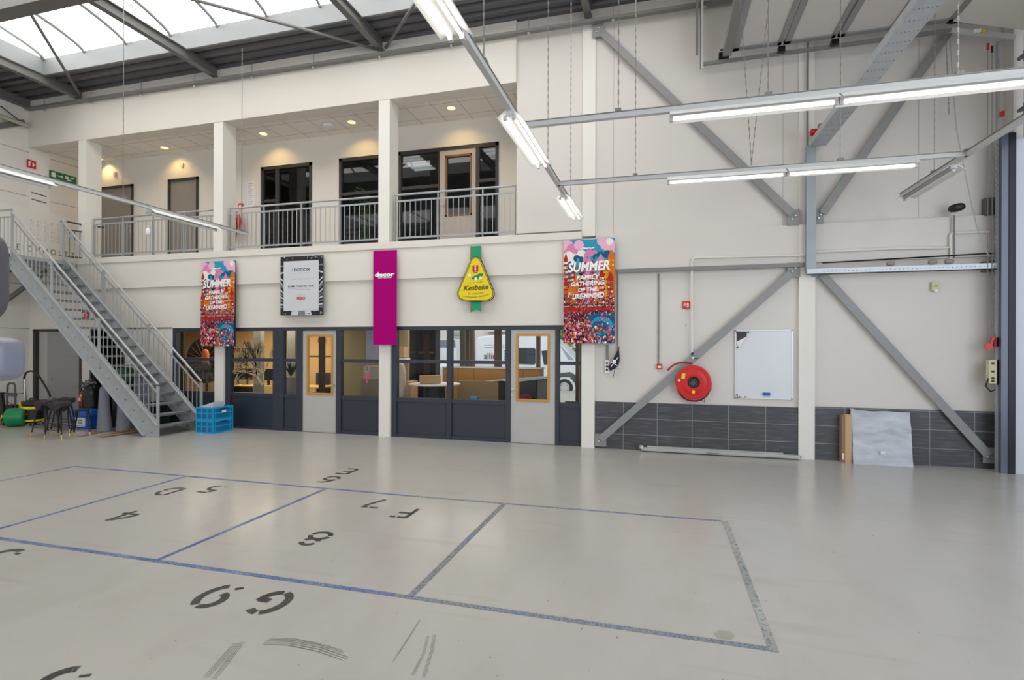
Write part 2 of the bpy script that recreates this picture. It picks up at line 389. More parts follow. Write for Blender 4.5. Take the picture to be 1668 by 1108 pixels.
struct(deck(-1.0, XR+0.4, -3.6, 0.2).build('ceiling_deck_rear_right', DECK))
sk2 = sempty('window_11', (-6.0, -1.7, 8.03))
mb = MB(); mb.box((XL, 0.15, 8.02), (XR, 0.2, 8.39)); mb.box((XL, -3.6, 8.02), (XR, -3.55, 8.39)); mb.build('curb', CURB, sk2)
B((XL, -3.58, 8.40), (-1.0, 0.18, 8.44)).build('vault_sheet', mat('opal_vault_sheet_rear', (246, 245, 243), 0.6, emit=1.15), sk2)
for k in range(14): B((XL+0.7+k*1.5, -3.58, 8.36), (XL+0.76+k*1.5, 0.18, 8.40)).build('vault_rib', STEEL, sk2)
sk = sempty('window_1', (SX0, SY1, 8.03))
mb = MB()
mb.box((SX0, SY1-0.05, 8.02), (SX1, SY1, 8.39)); mb.box((SX0-0.03, SY0, 8.02), (SX0+0.0, SY1, 8.39)); mb.box((SX1, SY0, 8.02), (SX1+0.03, SY1, 8.39)); mb.box((SX0, SY0, 8.02), (SX1, SY0+0.05, 8.39))
mb.build('curb', CURB, sk)
def arch(t):   # 0..1 across the span
    return SY1-0.05-(SY1-SY0-0.1)*t, 8.39+0.37*max(math.sin(PI*t), 0)**0.6
ts = [0.0, 0.008, 0.025, 0.05, 0.09, 0.14, 0.2, 0.3, 0.4, 0.5, 0.6, 0.7, 0.8, 0.9, 0.97, 1.0]
vault = mat('opal_vault_sheet', (240, 239, 237), 0.6, emit=3.4, var=0.03, scale=0.7)
mb = MB(); vs = [(xx,)+arch(t) for xx in (SX0, SX1) for t in ts]; n = len(ts)
mb.add(vs, [(i, i+1, n+i+1, n+i) for i in range(n-1)]+[tuple(range(n)), tuple(range(n, 2*n))])
mb.build('vault_sheet', vault, sk, smooth=False)
for k in range(15):
    xx = SX0+0.02+k*1.21
    if xx > SX1: break
    MB().tube([(xx,)+(arch(t)[0], arch(t)[1]-0.03) for t in ts], 0.03, 6).build('vault_rib', STEEL, sk)

# ---- roof steel
def ibeam(p0, p1, h=0.2, wd=0.13):
    p0 = Vector(p0); p1 = Vector(p1); mb = MB(); z = Vector((0, 0, 1))
    mb.obox(p0+z*0.008, p1+z*0.008, wd, 0.016); mb.obox(p0+z*(h-0.008), p1+z*(h-0.008), wd, 0.016); mb.obox(p0+z*h/2, p1+z*h/2, 0.012, h-0.03); return mb
names = ['steel roof beam over the left skylight corner', 'steel roof beam above the second gallery column', 'steel roof beam above the third gallery column', 'steel roof beam right of the long light row, near the wall plate']
for x, lb in zip((-13.8+0.12, -9.62, -5.5, -1.3), names):
    tag(ibeam((x, 3.0, 7.84), (x, D-0.05, 7.84)).build('roof_beam', BEAM), lb, 'beam')
tag(ibeam((2.4, 3.0, 7.84), (2.4, D, 7.84)).build('roof_beam', BEAM), 'steel roof beam above the raised door panels at right', 'beam')
tag(B((XL, 6.72, 7.80), (XR, 7.0, 8.0)).build('main_beam', BEAM), 'thick dark steel cross beam in the top left corner', 'beam')
tag(ibeam((XL+0.08, 9.8, 7.82), (XL+0.08, 0.5, 7.82), 0.22, 0.14).build('wall_beam', BEAM), 'dark steel beam running along the top of the left wall', 'beam')
rods = [((-13.6, 9.72), (-11.1, 7.05), 'thin roof brace from the left beam end up across the skylight'),
        ((-5.62, 9.78), (-8.5, 6.95), 'long roof brace leaning left from the third beam end'),
        ((-5.40, 9.78), (-2.4, 6.95), 'short roof brace leaning right from the third beam end'),
        ((-9.5, 5.2), (-7.5, 7.0), 'roof brace crossing the skylight at the top edge')]
for a, c, lb in rods:
    tag(MB().tube([(a[0], a[1], 7.9), (c[0], c[1], 7.9)], 0.03, 8).build('roof_brace', BEAM), lb, 'brace')
# rail hanging under the deck along the wall top, on droppers
t = thing('wall_cable_rail', 'long grey cable rail hung on droppers along the top of the wall', 'cable rail', (-5, D-0.12, 7.75))
MB().obox((XL+0.1, D-0.14, 7.78), (XR-0.5, D-0.14, 7.70), 0.1, 0.05).build('rail', STEEL, t)
for x in [XL+0.7+1.55*i for i in range(13)]:
    B((x, D-0.15, 7.7), (x+0.008, D-0.14, 8.03)).build('dropper', STEEL, t)
    B((x-0.02, D-0.165, 7.67), (x+0.02, D-0.12, 7.70)).build('clip', CHROME, t)
tag(MB().tube([(XL+0.16, 3, 7.35), (XL+0.16, 9.7, 7.35)], 0.05, 10).build('pipe', mat('beige_pipe', (176, 168, 152), 0.5)), 'beige pipe high along the left wall ending near the corner', 'pipe')
tag(MB().obox((XL+0.05, 9.7, 7.45), (XL+0.05, 8.2, 6.6), 0.05, 0.13).build('corner_brace', BEAM), 'short slanting steel brace high on the left wall', 'brace')
tag(MB().tube([(XL+0.08, 3, 7.62), (XL+0.08, 9.2, 7.62), (XL+0.1, 9.6, 7.4)], 0.012, 6).build('cable', BLACK), 'thin black cable along the top of the left wall', 'cable')

# ================================================================== WALL BRACING at right
def plate(mb, x0, z0, x1, z1, y=D-0.08): mb.box((x0, y-0.012, z0), (x1, y, z1))
def flat_brace(lbl, a, c, plates, wd=0.125, y=D-0.085):
    t = thing('wall_brace', lbl, 'steel brace', (a[0], y, a[1]))
    MB().obox((a[0], y, a[1]), (c[0], y, c[1]), 0.02, wd, up=(0, 0, 1)).build('bar', BRACE, t)
    for (x0, z0, x1, z1) in plates:
        mb = MB(); plate(mb, x0, z0, x1, z1, y+0.03); pl = mb.build('gusset_plate', BRACE, t)
        for fx, fz in ((0.35, 0.4), (0.62, 0.62)):
            MB().lathe((x0+(x1-x0)*fx, y+0.018, z0+(z1-z0)*fz), [(0.016, 0), (0.016, 0.02), (0.004, 0.024)], (0, -1, 0), 8).build('bolt', CHROME, pl)
    return t
q = lambda x, y: (P(x, y, D-0.08).x, P(x, y, D-0.08).z)
def rect(x0, y0, x1, y1):
    a = P(x0, y0, D-0.08); c = P(x1, y1, D-0.08); return (a.x, min(a.z, c.z), c.x, max(a.z, c.z))
flat_brace('grey steel brace running down right from the roof beam, upper left one', q(982, 54), q(1290, 348), [rect(965, 38, 983, 58), rect(1283, 342, 1304, 366)])
flat_brace('grey steel brace running down left from the raised door track, upper right one', q(1545, 52), q(1340, 348), [rect(1329, 341, 1342, 364)])
flat_brace('grey steel brace behind the hose reel, from floor to mid rail', q(978, 716), q(1288, 446), [rect(969, 707, 987.5, 728), rect(1283, 428, 1304, 451)])
flat_brace('grey steel brace on the lower right wall down to the tiled corner', q(1340, 448), q(1610, 742), [rect(1602, 729, 1624, 756), rect(1322, 441, 1343, 450)])
flat_t = B((-0.75, D-0.1, 3.17), (2.27, D-0.05, 3.235)).build('mid_rail', STEEL); tag(flat_t, 'horizontal grey steel rail between the poster and the steel post', 'rail')
for (ax, ay, bx_, by), lb in (((1604, 323, 1624, 350), 'dark square steel plate by the door track, upper one'), ((1602, 426, 1624, 442), 'dark square steel plate at the end of the low rail')):
    a = P(ax, ay, D-0.08); c = P(bx_, by, D-0.08); mb = MB(); mb.box((a.x, D-0.09, c.z), (c.x, D, a.z)); tag(mb.build('corner_plate', mat('dark_plate', (92, 92, 93), 0.5, 0.2)), lb, 'steel plate')

# galvanised post, tray and low rail
t = thing('steel_track_frame', 'bright galvanised post with perforated channel coming forward and low rail', 'track frame', (2.33, 9.7, 3.05))
B((2.26, 9.66, 3.06), (2.40, 9.76, 5.12)).build('post', mat('post_galvanised', (146, 153, 158), 0.4, 0.3, var=0.08, scale=5), t)
mb = MB(); mb.box((2.30, 3.9, 5.10), (2.55, 9.7, 5.11)); mb.box((2.30, 3.9, 5.11), (2.31, 9.7, 5.19)); mb.box((2.54, 3.9, 5.11), (2.55, 9.7, 5.19)); mb.box((2.36, 3.9, 5.3), (2.52, 6.0, 5.42))
tr = mb.build('channel', GALVL, t)
mb = MB()
for i in range(28):
    y = 4.0+i*0.2
    for k in range(6): mb.box((2.33+k*0.038, y, 5.0985), (2.338+k*0.038, y+0.014, 5.1005))
mb.build('slots', mat('slot_dark', (60, 62, 64), 0.6), tr)
mb = MB(); mb.box((2.26, 9.62, 3.02), (4.86, 9.66, 3.11)); mb.box((2.26, 9.62, 3.02), (4.86, 9.74, 3.03)); mb.build('low_rail', GALVL, t)
mb = MB()
for i in range(40): mb.box((2.5+i*0.058, 9.617, 3.06), (2.51+i*0.058, 9.621, 3.07))
mb.build('rail_holes', mat('slot_dark2', (70, 72, 74), 0.6), t)
MB().tube([(2.5, 9.7, 3.21), (4.86, 9.7, 3.27)], 0.012, 6).build('tension_wire', BLACKM, t)
for px, py in ((1450, 425), (1518, 423), (1545, 422)):
    p = P(px, py, 9.62); MB().superell((p.x, 9.6, 3.15), 0.06, 0.03, 0.035, 0.6, 12, 8).build('roller_clamp', STEEL, t)
t = thing('siren', 'small red warning siren clamped at the top of the steel post', 'siren', (2.33, 9.62, 5.2))
MB().lathe((2.29, 9.6, 5.3), [(0.03, 0), (0.055, 0.02), (0.055, 0.1), (0.04, 0.12)], (1, 0, 0), 16).build('horn', RED, t, smooth=True)
B((2.41, 9.57, 5.2), (2.5, 9.63, 5.42)).build('bracket', STEEL, t)
tag(MB().tube([(2.30, 9.78, 3.2), (2.30, 9.78, 7.6)], 0.018, 8).build('conduit', STEEL), 'thin steel conduit rising behind the red siren', 'conduit')

# ================================================================== SECTIONAL DOOR
t = thing('sectional_door', 'half raised overhead door, framed panels lying under the roof', 'overhead door', (3.0, 9.3, 6.6))
DZ = 6.66; Y0d, Y1d = 4.5, 9.38
xs = [1.08, 1.84, 2.6, 3.38, 4.13]
pan = mat('door_panel_infill', (206, 202, 196), 0.3, var=0.02); panf = mat('door_panel_frame', (150, 150, 150), 0.35, 0.5)
for i in range(4):
    x0, x1 = xs[i]+0.02, xs[i+1]-0.02
    mb = MB(); mb.box((x0, Y0d, DZ), (x0+0.09, Y1d, DZ+0.045)); mb.box((x1-0.05, Y0d, DZ), (x1, Y1d, DZ+0.045)); mb.box((x0, Y1d-0.09, DZ), (x1, Y1d, DZ+0.045)); mb.box((x0, Y0d, DZ), (x1, Y0d+0.09, DZ+0.045))
    fr = mb.build('section_frame', panf, t)
    B((x0+0.09, Y0d+0.09, DZ+0.02), (x1-0.05, Y1d-0.09, DZ+0.03)).build('infill', pan, fr)
MB().obox((1.02, Y0d, DZ+0.0), (1.02, Y1d, DZ+0.0), 0.13, 0.12).build('bottom_edge', mat('door_bottom_rail', (132, 128, 123), 0.4, 0.3), t)
white_pan = mat('white_door_panel', (218, 214, 208), 0.45, var=0.01)
mb = MB(); mb.prism([(4.15, Y1d+0.02, DZ+0.02), (5.0, Y1d+0.02, 6.42), (5.0, Y1d+0.02, 6.46), (4.15, Y1d+0.02, DZ+0.06)], (0, -5, 0)); mb.build('sloped_section', white_pan, t)
for z0, z1 in ((5.65, 6.40), (4.9, 5.645)):
    B((5.06, Y0d-2, z0), (5.10, Y1d+0.12, z1)).build('upright_section', white_pan, t)
for z in (6.0, 5.25):
    mb = MB(); mb.box((4.97, 9.28, z-0.05), (5.06, 9.34, z+0.1)); mb.lathe((4.98, 9.36, z+0.03), [(0.03, 0), (0.03, 0.09)], (0, 1, 0), 10); mb.build('roller_hinge', STEEL, t)
t = thing('door_track', 'steel track of the overhead door with hanger strut and rollers', 'door track', (3.0, 9.5, 6.6))
mb = MB(); mb.obox((0.64, 9.5, 6.58), (4.16, 9.5, 6.60), 0.05, 0.05); mb.build('level_track', STEEL, t)
MB().obox((4.12, 9.5, 6.62), (4.98, 9.55, 6.40), 0.03, 0.07).build('sloped_track', LIGHTM, t)
B((4.55, 9.47, 6.49), (4.58, 9.5, 6.54)).build('sticker', YEL, t); B((4.44, 9.47, 6.51), (4.53, 9.5, 6.56)).build('sticker', WHITE, t)
mb = MB(); mb.box((0.61, 9.47, 6.5), (0.66, 9.48, 8.0)); mb.box((0.61, 9.47, 6.5), (0.62, 9.53, 8.0)); mb.build('hanger_strut', LIGHTM, t)
B((0.54, 9.47, 6.75), (0.58, 9.52, 8.0)).build('hanger_strut', STEEL, t)
MB().obox((0.97, 9.5, 6.66), (1.2, 9.5, 7.6), 0.05, 0.05).build('diagonal_hanger', LIGHTM, t)
mb = MB(); mb.box((0.9, 9.42, 6.62), (1.06, 9.52, 6.7)); mb.box((0.92, 9.42, 6.73), (1.14, 9.44, 6.75)); mb.build('end_stop', BLACKM, t)
for x in (1.84, 2.6, 3.38): B((x-0.05, 9.4, 6.57), (x+0.05, 9.5, 6.66)).build('roller', BLACKM, t)
MB().superell((4.2, 9.46, 6.74), 0.13, 0.05, 0.06, 0.7, 12, 8).build('spring_bracket', BLACK, t)
mb = MB(); mb.box((4.80, 9.6, 0.0), (4.83, 9.66, 6.4)); mb.build('upright_track', GALV, t)
mb = MB(); mb.box((4.90, 9.52, 0), (4.985, 9.60, 5.0)); mb.build('guide', mat('dark_guide', (34, 36, 42), 0.4, 0.2), t)
mb = MB(); mb.box((4.815, 9.53, 0), (4.90, 9.62, 5.0)); mb.build('guide_face', mat('guide_sheet', (104, 110, 122), 0.35, 0.5), t)
struct(B((4.985, 9.56, 0), (5.7, 9.655, 4.93)).build('trim_20', mat('lilac_jamb_panel', (222, 223, 234), 0.6)))
# spiral chain, grey hose and cords at the door corner
mb = MB(); pts = []
for i in range(240):
    a = i*0.9; pts.append((4.80-0.06*(i/240)+0.012*math.cos(a), 9.6+0.012*math.sin(a), 4.9-i*0.0115))
tag(MB().tube(pts, 0.004, 4).build('coiled_cable', STEEL), 'coiled cable hanging beside the door track', 'cable')
tag(MB().tube([tuple(P(x, y, 9.6)) for x, y in ((1548, 60), (1552, 140), (1558, 210), (1568, 262), (1580, 320), (1590, 365), (1602, 400), (1611, 418))], 0.006, 6).build('sagging_cable', GALV), 'grey cable sagging down towards the low rail end', 'cable')
def chain(x, y, z0, z1, lbl, group='lamp suspension chains', tilt=0.0, name='suspension_chain'):
    mb = MB(); L = 0.05; n = int((z1-z0)/L)
    for i in range(n):
        z = z0+i*L; xx = x+tilt*(z-z0)/(z1-z0)
        w1, w2 = (0.013, 0.005) if i % 2 else (0.005, 0.013)
        mb.box((xx-w1/2, y-w2/2, z), (xx+w1/2, y+w2/2, z+L*0.92))
    return tag(mb.build(name, mat('chain_zinc', (140, 138, 134), 0.4, 0.5)), lbl, 'chain', group)
chain(4.1, 9.4, 5.3, 6.6, 'dark hoist chain hanging from the door track bracket', None, tilt=-0.05, name='hoist_chain')
chain(4.86, 9.62, 0.65, 3.0, 'bright hoist chain hanging past the door control box', None, name='hoist_chain')
p = P(1615, 605, 9.62)
t = thing('door_control_box', 'pale yellow door control box at the right corner', 'control box', (p.x, 9.6, p.z))
B((p.x-0.05, 9.58, p.z-0.18), (p.x+0.05, 9.66, p.z+0.17)).build('housing', mat('cream_plastic', (204, 196, 158), 0.5), t, bevel=0.006)
for dz in (0.12, 0.0, -0.1, -0.14): B((p.x-0.02, 9.575, p.z+dz-0.015), (p.x+0.015, 9.58, p.z+dz+0.015)).build('button', BLACK, t)
MB().tube([(p.x-0.05, 9.6, p.z-0.1), (p.x-0.08, 9.6, p.z-0.22), (p.x-0.02, 9.6, p.z-0.3), (p.x+0.04, 9.6, p.z-0.27)], 0.01, 6).build('cord', BLACK, t)
B((p.x+0.06, 9.6, p.z-0.2), (p.x+0.13, 9.66, p.z+0.17)).build('drive_unit', BLACK, t)
p = P(1613, 565, 9.62)
t = thing('emergency_stop', 'red door brake handle above the control box', 'red handle', (p.x, 9.6, p.z))
MB().lathe((p.x-0.04, 9.6, p.z), [(0.02, 0), (0.05, 0.01), (0.05, 0.03)], (0, -1, 0), 16).build('knob', RED, t)
MB().obox((p.x-0.02, 9.62, p.z-0.05), (p.x+0.03, 9.62, p.z+0.14), 0.03, 0.04, up=(0, 1, 0)).build('lever', RED, t)
B((p.x+0.04, 9.6, p.z), (p.x+0.1, 9.66, p.z+0.14)).build('box', DRED, t)
for px, py, nm, mm, lb in ((1609, 76, 'red_pull_tag', RED, 'red pull handle hanging at the door top'), (1616, 80, 'black_pull_tag', BLACK, 'black pull handle hanging at the door top')):
    p = P(px, py, 9.6); t = thing(nm, lb, 'pull handle', (p.x, 9.6, p.z))
    B((p.x-0.012, 9.59, p.z-0.05), (p.x+0.012, 9.61, p.z+0.05)).build('grip', mm, t)
    MB().tube([(p.x, 9.6, p.z-0.06), (p.x+0.02, 9.62, 1.9)], 0.004, 5).build('cord', STEEL, t)
p = P(1631, 187, 9.55); tag(B((p.x-0.018, 9.5, p.z-0.03), (p.x+0.018, 9.56, p.z+0.04)).build('red_sensor', RED), 'small red sensor on the door track', 'sensor')

# ================================================================== LOWER GLAZING
YG = D+0.035
ZT, ZH, ZM0, ZM1, ZS1, ZS0 = 2.245, 2.17, 1.50, 1.565, 0.80, 0.72
def glazed(idx, stiles, panes, panels_z=(0.07, 0.70), y=YG, dep=0.08, topz=ZT):
    """stiles: px ranges full height; panes: px ranges"""
    X = lambda p: PX(p, D)
    t = sempty('window_%d' % idx, ((X(stiles[0][0])+X(stiles[-1][1]))/2, y, 0))
    mb = MB(); x0, x1 = X(stiles[0][0]), X(stiles[-1][1])
    for a, c in stiles: mb.box((X(a), y-0.03, 0), (X(c), y+dep, ZH))
    for a, c in panes:
        a, c = X(a), X(c)
        mb.box((a, y-0.015, ZM0), (c, y+dep-0.02, ZM1)); mb.box((a, y-0.015, ZS0), (c, y+dep-0.02, ZS1)); mb.box((a, y-0.015, 0), (c, y+dep-0.02, 0.07))
    mb.box((x0, y-0.03, ZH), (x1, y+dep, topz)); mb.build('frame', ANTH, t)
    for a, c in panes:
        a, c = X(a), X(c)
        mb = MB(); mb.box((a, y, 0.07), (c, y+0.04, 0.72)); mb.build('solid_panel', ANTHP, t)
        mb = MB()
        for z0, z1 in ((0.085, 0.095), (0.695, 0.705)): mb.box((a+0.02, y-0.004, z0), (c-0.02, y, z1))
        for xx in (a+0.02, c-0.03): mb.box((xx, y-0.004, 0.085), (xx+0.01, y, 0.705))
        mb.build('bead', ANTH, t)
        for z0, z1 in ((ZM1, ZH), (ZS1, ZM0)):
            mb = MB(); mb.poly([(a, y+0.02, z0), (c, y+0.02, z0), (c, y+0.02, z1), (a, y+0.02, z1)]); mb.build('pane', GL, t)
    return t
glazed(2, [(281, 287), (350, 353.5)], [(287, 350)])
glazed(3, [(367, 375), (444, 461), (483, 491.5)], [(375, 444), (461, 483)])
glazed(4, [(547, 555), (616.5, 620)], [(555, 616.5)])
glazed(5, [(638.5, 646), (727.5, 735.5), (823.5, 831)], [(646, 727.5), (735.5, 823.5)])
glazed(6, [(904.5, 911), (944.5, 949)], [(911, 944.5)])
def lower_door(idx, p0, p1, g0, g1, handle_px, hdir):
    x0, x1 = PX(p0), PX(p1); y = YG
    t = sempty('door_%d' % idx, ((x0+x1)/2, y, 0))
    mb = MB(); mb.box((x0, y-0.03, ZH), (x1, y+0.08, ZT)); mb.build('door_head', ANTH, t)
    a, c = PX(g0), PX(g1); z0, z1 = 0.80, 2.085
    mb = MB(); mb.box((x0+0.006, y-0.005, 0.012), (a, y+0.035, 2.165)); mb.box((c, y-0.005, 0.012), (x1-0.006, y+0.035, 2.165)); mb.box((a, y-0.005, 0.012), (c, y+0.035, z0)); mb.box((a, y-0.005, z1), (c, y+0.035, 2.165))
    lf = mb.build('leaf', DOORG, t)
    mb = MB(); k = 0.045
    mb.box((a, y-0.018, z0), (a+k, y+0.02, z1)); mb.box((c-k, y-0.018, z0), (c, y+0.02, z1)); mb.box((a+k, y-0.018, z0), (c-k, y+0.02, z0+k)); mb.box((a+k, y-0.018, z1-k), (c-k, y+0.02, z1))
    mb.build('glazing_bead', WOOD, t)
    mb = MB(); mb.poly([(a+k, y+0.01, z0+k), (c-k, y+0.01, z0+k), (c-k, y+0.01, z1-k), (a+k, y+0.01, z1-k)]); mb.build('pane', GL, t)
    hx = PX(handle_px); mb = MB(); mb.lathe((hx, y-0.005, 1.02), [(0.026, 0), (0.026, 0.01)], (0, -1, 0), 14); mb.tube([(hx, y-0.01, 1.02), (hx, y-0.055, 1.02), (hx+hdir*0.12, y-0.055, 1.015)], 0.010, 8); mb.lathe((hx, y-0.005, 0.92), [(0.024, 0), (0.024, 0.01)], (0, -1, 0), 14)
    mb.build('handle', CHROME, t)
    B((x0, y-0.04, 0), (x1, y+0.06, 0.012)).build('threshold', STEEL, t)
lower_door(1, 491.5, 547, 498.5, 541.5, 545, -1)
lower_door(2, 831, 904.5, 840, 895, 834.5, 1)
# far-left lower door (grained leaf, ajar) and dark opening
xa, xb = PX(55), PX(133)
t = sempty('door_3', ((xa+xb)/2, D, 0))
mb = MB(); mb.box((xa, D-0.02, 0), (xa+0.09, D+0.1, 2.24)); mb.box((xb-0.06, D-0.02, 0), (xb, D+0.1, 2.24)); mb.box((xa, D-0.02, 2.19), (xb, D+0.1, 2.245)); mb.build('frame', BROWN, t)
mb = MB(); xm = PX(76); mb.box((xm, D+0.0, 0.01), (xb-0.06, D+0.045, 2.18)); mb.build('leaf', DOORW, t)
mb = MB(); mb.box((xa+0.09, D+0.06, 0.01), (xm+0.02, D+0.07, 2.19)); mb.build('side_leaf', DOORG, t)
B((xm, D-0.004, 0.01), (xm+0.03, D, 2.18)).build('edge_strip', DOORG, t)
mb = MB(); hx = PX(83); mb.lathe((hx, D, 1.03), [(0.03, 0), (0.03, 0.012)], (0, -1, 0), 12); mb.tube([(hx, D-0.01, 1.03), (hx, D-0.06, 1.03), (hx+0.16, D-0.06, 1.03)], 0.011, 8); mb.lathe((hx, D, 0.93), [(0.026, 0), (0.026, 0.012)], (0, -1, 0), 12); mb.build('handle', CHROME, t)
t = sempty('door_4', (PX(176), D, 0))
mb = MB(); mb.box((PX(147), D-0.015, 0), (PX(149.5), D+0.1, 2.245)); mb.box((PX(202), D-0.015, 0), (PX(205), D+0.1, 2.245)); mb.box((PX(147), D-0.015, 2.2), (PX(205), D+0.1, 2.245)); mb.build('frame', BROWN, t)
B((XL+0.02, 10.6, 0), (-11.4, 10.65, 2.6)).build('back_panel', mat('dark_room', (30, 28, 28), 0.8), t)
struct(B((PX(205), D-0.012, 2.24), (PX(281), D, 2.262)).build('trim_11', ANTH))
mb = MB()
for px in (215, 224, 232, 240, 250, 259, 268): mb.box((PX(px), D-0.004, 0.1), (PX(px)+0.012, D+0.0, 2.2))
struct(mb.build('trim_12', mat('seam_grey', (170, 168, 166), 0.7)))

# ---- rooms behind the lower glazing
struct(B((XL, 10.0, 2.62), (-0.9, 15.6, 2.7)).build('ceiling_office', mat('office_ceiling', (206, 200, 188), 0.8)))
TAN = mat('tan_office_wall', (206, 172, 118), 0.7, var=0.04, scale=1.2)
struct(B((XL, 14.0, 0), (-8.3, 14.1, 2.62)).build('wall_office_back', TAN))
struct(B((-8.3, 12.5, 0), (-6.25, 12.6, 2.62)).build('wall_office_partition', mat('olive_wall', (160, 150, 116), 0.7)))
struct(B((-8.4, 12.5, 0), (-8.3, 14.1, 2.62)).build('wall_office_return', TAN))
struct(B((-1.0, 10.0, 0), (-0.9, 15.6, 2.62)).build('wall_office_right', WALL))
area('office_lamp_left', (-10.5, 11.9, 2.58), (0, 0, 0), 3.5, 2.2, 120, (1.0, 0.86, 0.66))
area('office_lamp_right', (-4.6, 12.0, 2.58), (0, 0, 0), 3.0, 1.6, 40, (1.0, 0.9, 0.76))
YF = 15.3
t = sempty('window_7', (-4.5, YF, 0))
mb = MB(); fx = lambda p: PX(p, YF)
for a, c in ((709, 713.5), (760, 765), (806, 817), (824, 828), (874, 880), (938, 944)): mb.box((fx(a), YF-0.06, 0), (fx(c), YF+0.06, 2.45))
mb.box((fx(700), YF-0.06, 2.33), (-1.0, YF+0.06, 2.62)); mb.box((fx(700), YF-0.06, 0), (-1.0, YF+0.06, 0.12)); mb.build('frame', mat('brown_window_frame', (120, 100, 78), 0.5), t)
mb = MB(); mb.poly([(fx(700), YF, 0.1), (-1.0, YF, 0.1), (-1.0, YF, 2.4), (fx(700), YF, 2.4)]); mb.build('pane', GL, t)
struct(B((-14, YF, 0), (fx(709), YF+0.1, 2.62)).build('wall_office_rear', mat('rear_wall', (150, 146, 128), 0.7)))
# furniture in reception
def PY(px, py, Y): p = P(px, py, Y); return p
t = thing('storage_counter', 'long low oak fronted cabinet row with white top behind the round table', 'cabinet', (-4.6, 14.2, 0))
a, c = PX(721, 13.8), PX(880, 13.8); zt_ = P(760, 598, 13.8).z
B((a, 13.8, 0), (c, 14.25, zt_-0.03)).build('body', mat('golden_oak', (176, 128, 62), 0.45, var=0.12, scale=3, stretch=(0.4, 1, 5)), t)
B((a-0.02, 13.77, zt_-0.03), (c+0.02, 14.28, zt_)).build('top', WHITE, t)
for i in range(1, 6):
    xx = a+(c-a)*i/6; B((xx-0.004, 13.795, 0.05), (xx+0.004, 13.8, zt_-0.06)).build('joint', BROWN, t)
t = thing('reception_desk', 'oak reception desk with white stepped top behind the glass', 'desk', (-3.2, 12.0, 0))
Y2 = 12.0; a, c = PX(747, Y2), PX(812, Y2); z2 = P(780, 621, Y2).z
B((a, Y2, 0), (c, Y2+0.05, z2)).build('front_panel', mat('pale_oak', (158, 134, 96), 0.5, var=0.1, scale=2.5, stretch=(0.3, 1, 6)), t)
mb = MB(); mb.prism([tuple(P(791, 620.5, Y2)), tuple(P(822, 617.5, Y2)), tuple(P(824, 619.5, Y2)), tuple(P(795, 622, Y2))], (0.5, 0.6, 0.0)); mb.build('top', WHITE, t)
B((c, Y2+0.02, 0), (PX(826, Y2), Y2+0.4, z2)).build('side_panel', BLACK, t)
t = thing('service_desk', 'white topped desk end with dark front seen through the right door', 'desk', (-2.5, 11.6, 0))
Y3 = 11.7; mb = MB(); mb.prism([(PX(812, Y3), Y3, 1.07), (PX(873, Y3), Y3+0.0, 1.16), (PX(891, Y3), Y3, 1.17), (PX(891, Y3), Y3, 1.13), (PX(835, Y3), Y3, 1.03)], (0.1, 0.45, 0)); mb.build('top', WHITE, t)
B((PX(846, Y3), Y3+0.05, 0), (PX(872, Y3), Y3+0.35, 1.08)).build('dark_front', mat('smoked_front', (48, 52, 54), 0.3), t)
B((PX(874, Y3), Y3+0.1, 0), (PX(892, Y3), Y3+0.4, 1.12)).build('grey_side', mat('grey_laminate', (140, 138, 134), 0.5), t)
MB().superell((PX(857, Y3), Y3+0.02, 0.62), 0.16, 0.03, 0.16, 0.8, 12, 8).build('pink_bag', mat('magenta_fabric', (150, 40, 84), 0.7, var=0.3, scale=12), t)
t = thing('round_table', 'round white meeting table carrying a cardboard box', 'table', (PX(708, 11.0), 11.0, 0))
Yt = 11.2; zt2 = P(708, 625, Yt).z; cx0 = PX(708, Yt); rr = (PX(747, Yt)-PX(669, Yt))/2
MB().lathe((cx0, Yt, zt2-0.025), [(rr, 0), (rr, 0.025)], (0, 0, 1), 40).build('tabletop', WHITE, t)
MB().lathe((cx0, Yt, 0), [(0.3, 0), (0.3, 0.02), (0.25, 0.03), (0.24, zt2-0.03)], (0, 0, 1), 24).build('pedestal', BLACK, t)
CARD = mat('cardboard', (196, 162, 122), 0.7, var=0.05, scale=5)
t = thing('cardboard_box', 'long cardboard box lying on the round white table', 'box', (cx0-0.05, Yt-0.1, zt2))
mb = MB(); mb.obox((cx0-0.27, Yt-0.2, zt2+0.095), (cx0+0.16, Yt-0.02, zt2+0.105), 0.17, 0.18); mb.build('carton', CARD, t)
tag(B((PX(650, 12.3), 12.2, 1.56), (PX(661, 12.3), 12.45, 1.83)).build('shelf_carton', CARD), 'small carton on a shelf at the left pane', 'box')
tag(B((PX(646, 12.3), 12.2, 1.50), (PX(663, 12.3), 12.48, 1.545)).build('wall_shelf', WHITE), 'small white wall shelf behind the left pane', 'shelf')
t = thing('wrapped_roll', 'tall roll wrapped in bubble film standing at the left pane', 'roll', (PX(653, 10.9), 10.9, 0))
MB().lathe((PX(653, 10.9), 10.9, 0), [(0.10, 0), (0.11, 0.02), (0.115, 0.8), (0.105, 1.3), (0.08, 1.42), (0.03, 1.46)], (0, 0, 1), 18).build('roll', mat('bubble_film', (200, 180, 164), 0.4, var=0.25, scale=26), t, smooth=True)
tag(B((PX(662, 12.0), 11.9, 0), (PX(672, 12.0), 12.3, 0.98)).build('plinth', CARD), 'tan upright board beside the wrapped roll', 'board')
t = thing('display_cabinet', 'black open display cabinet standing before the far window', 'cabinet', (PX(696, 14.6), 14.6, 0))
Yb = 14.6; mb = MB()
for a, c in ((677, 682), (706, 709.5)): mb.box((PX(a, Yb), Yb, 0), (PX(c, Yb), Yb+0.35, 2.33))
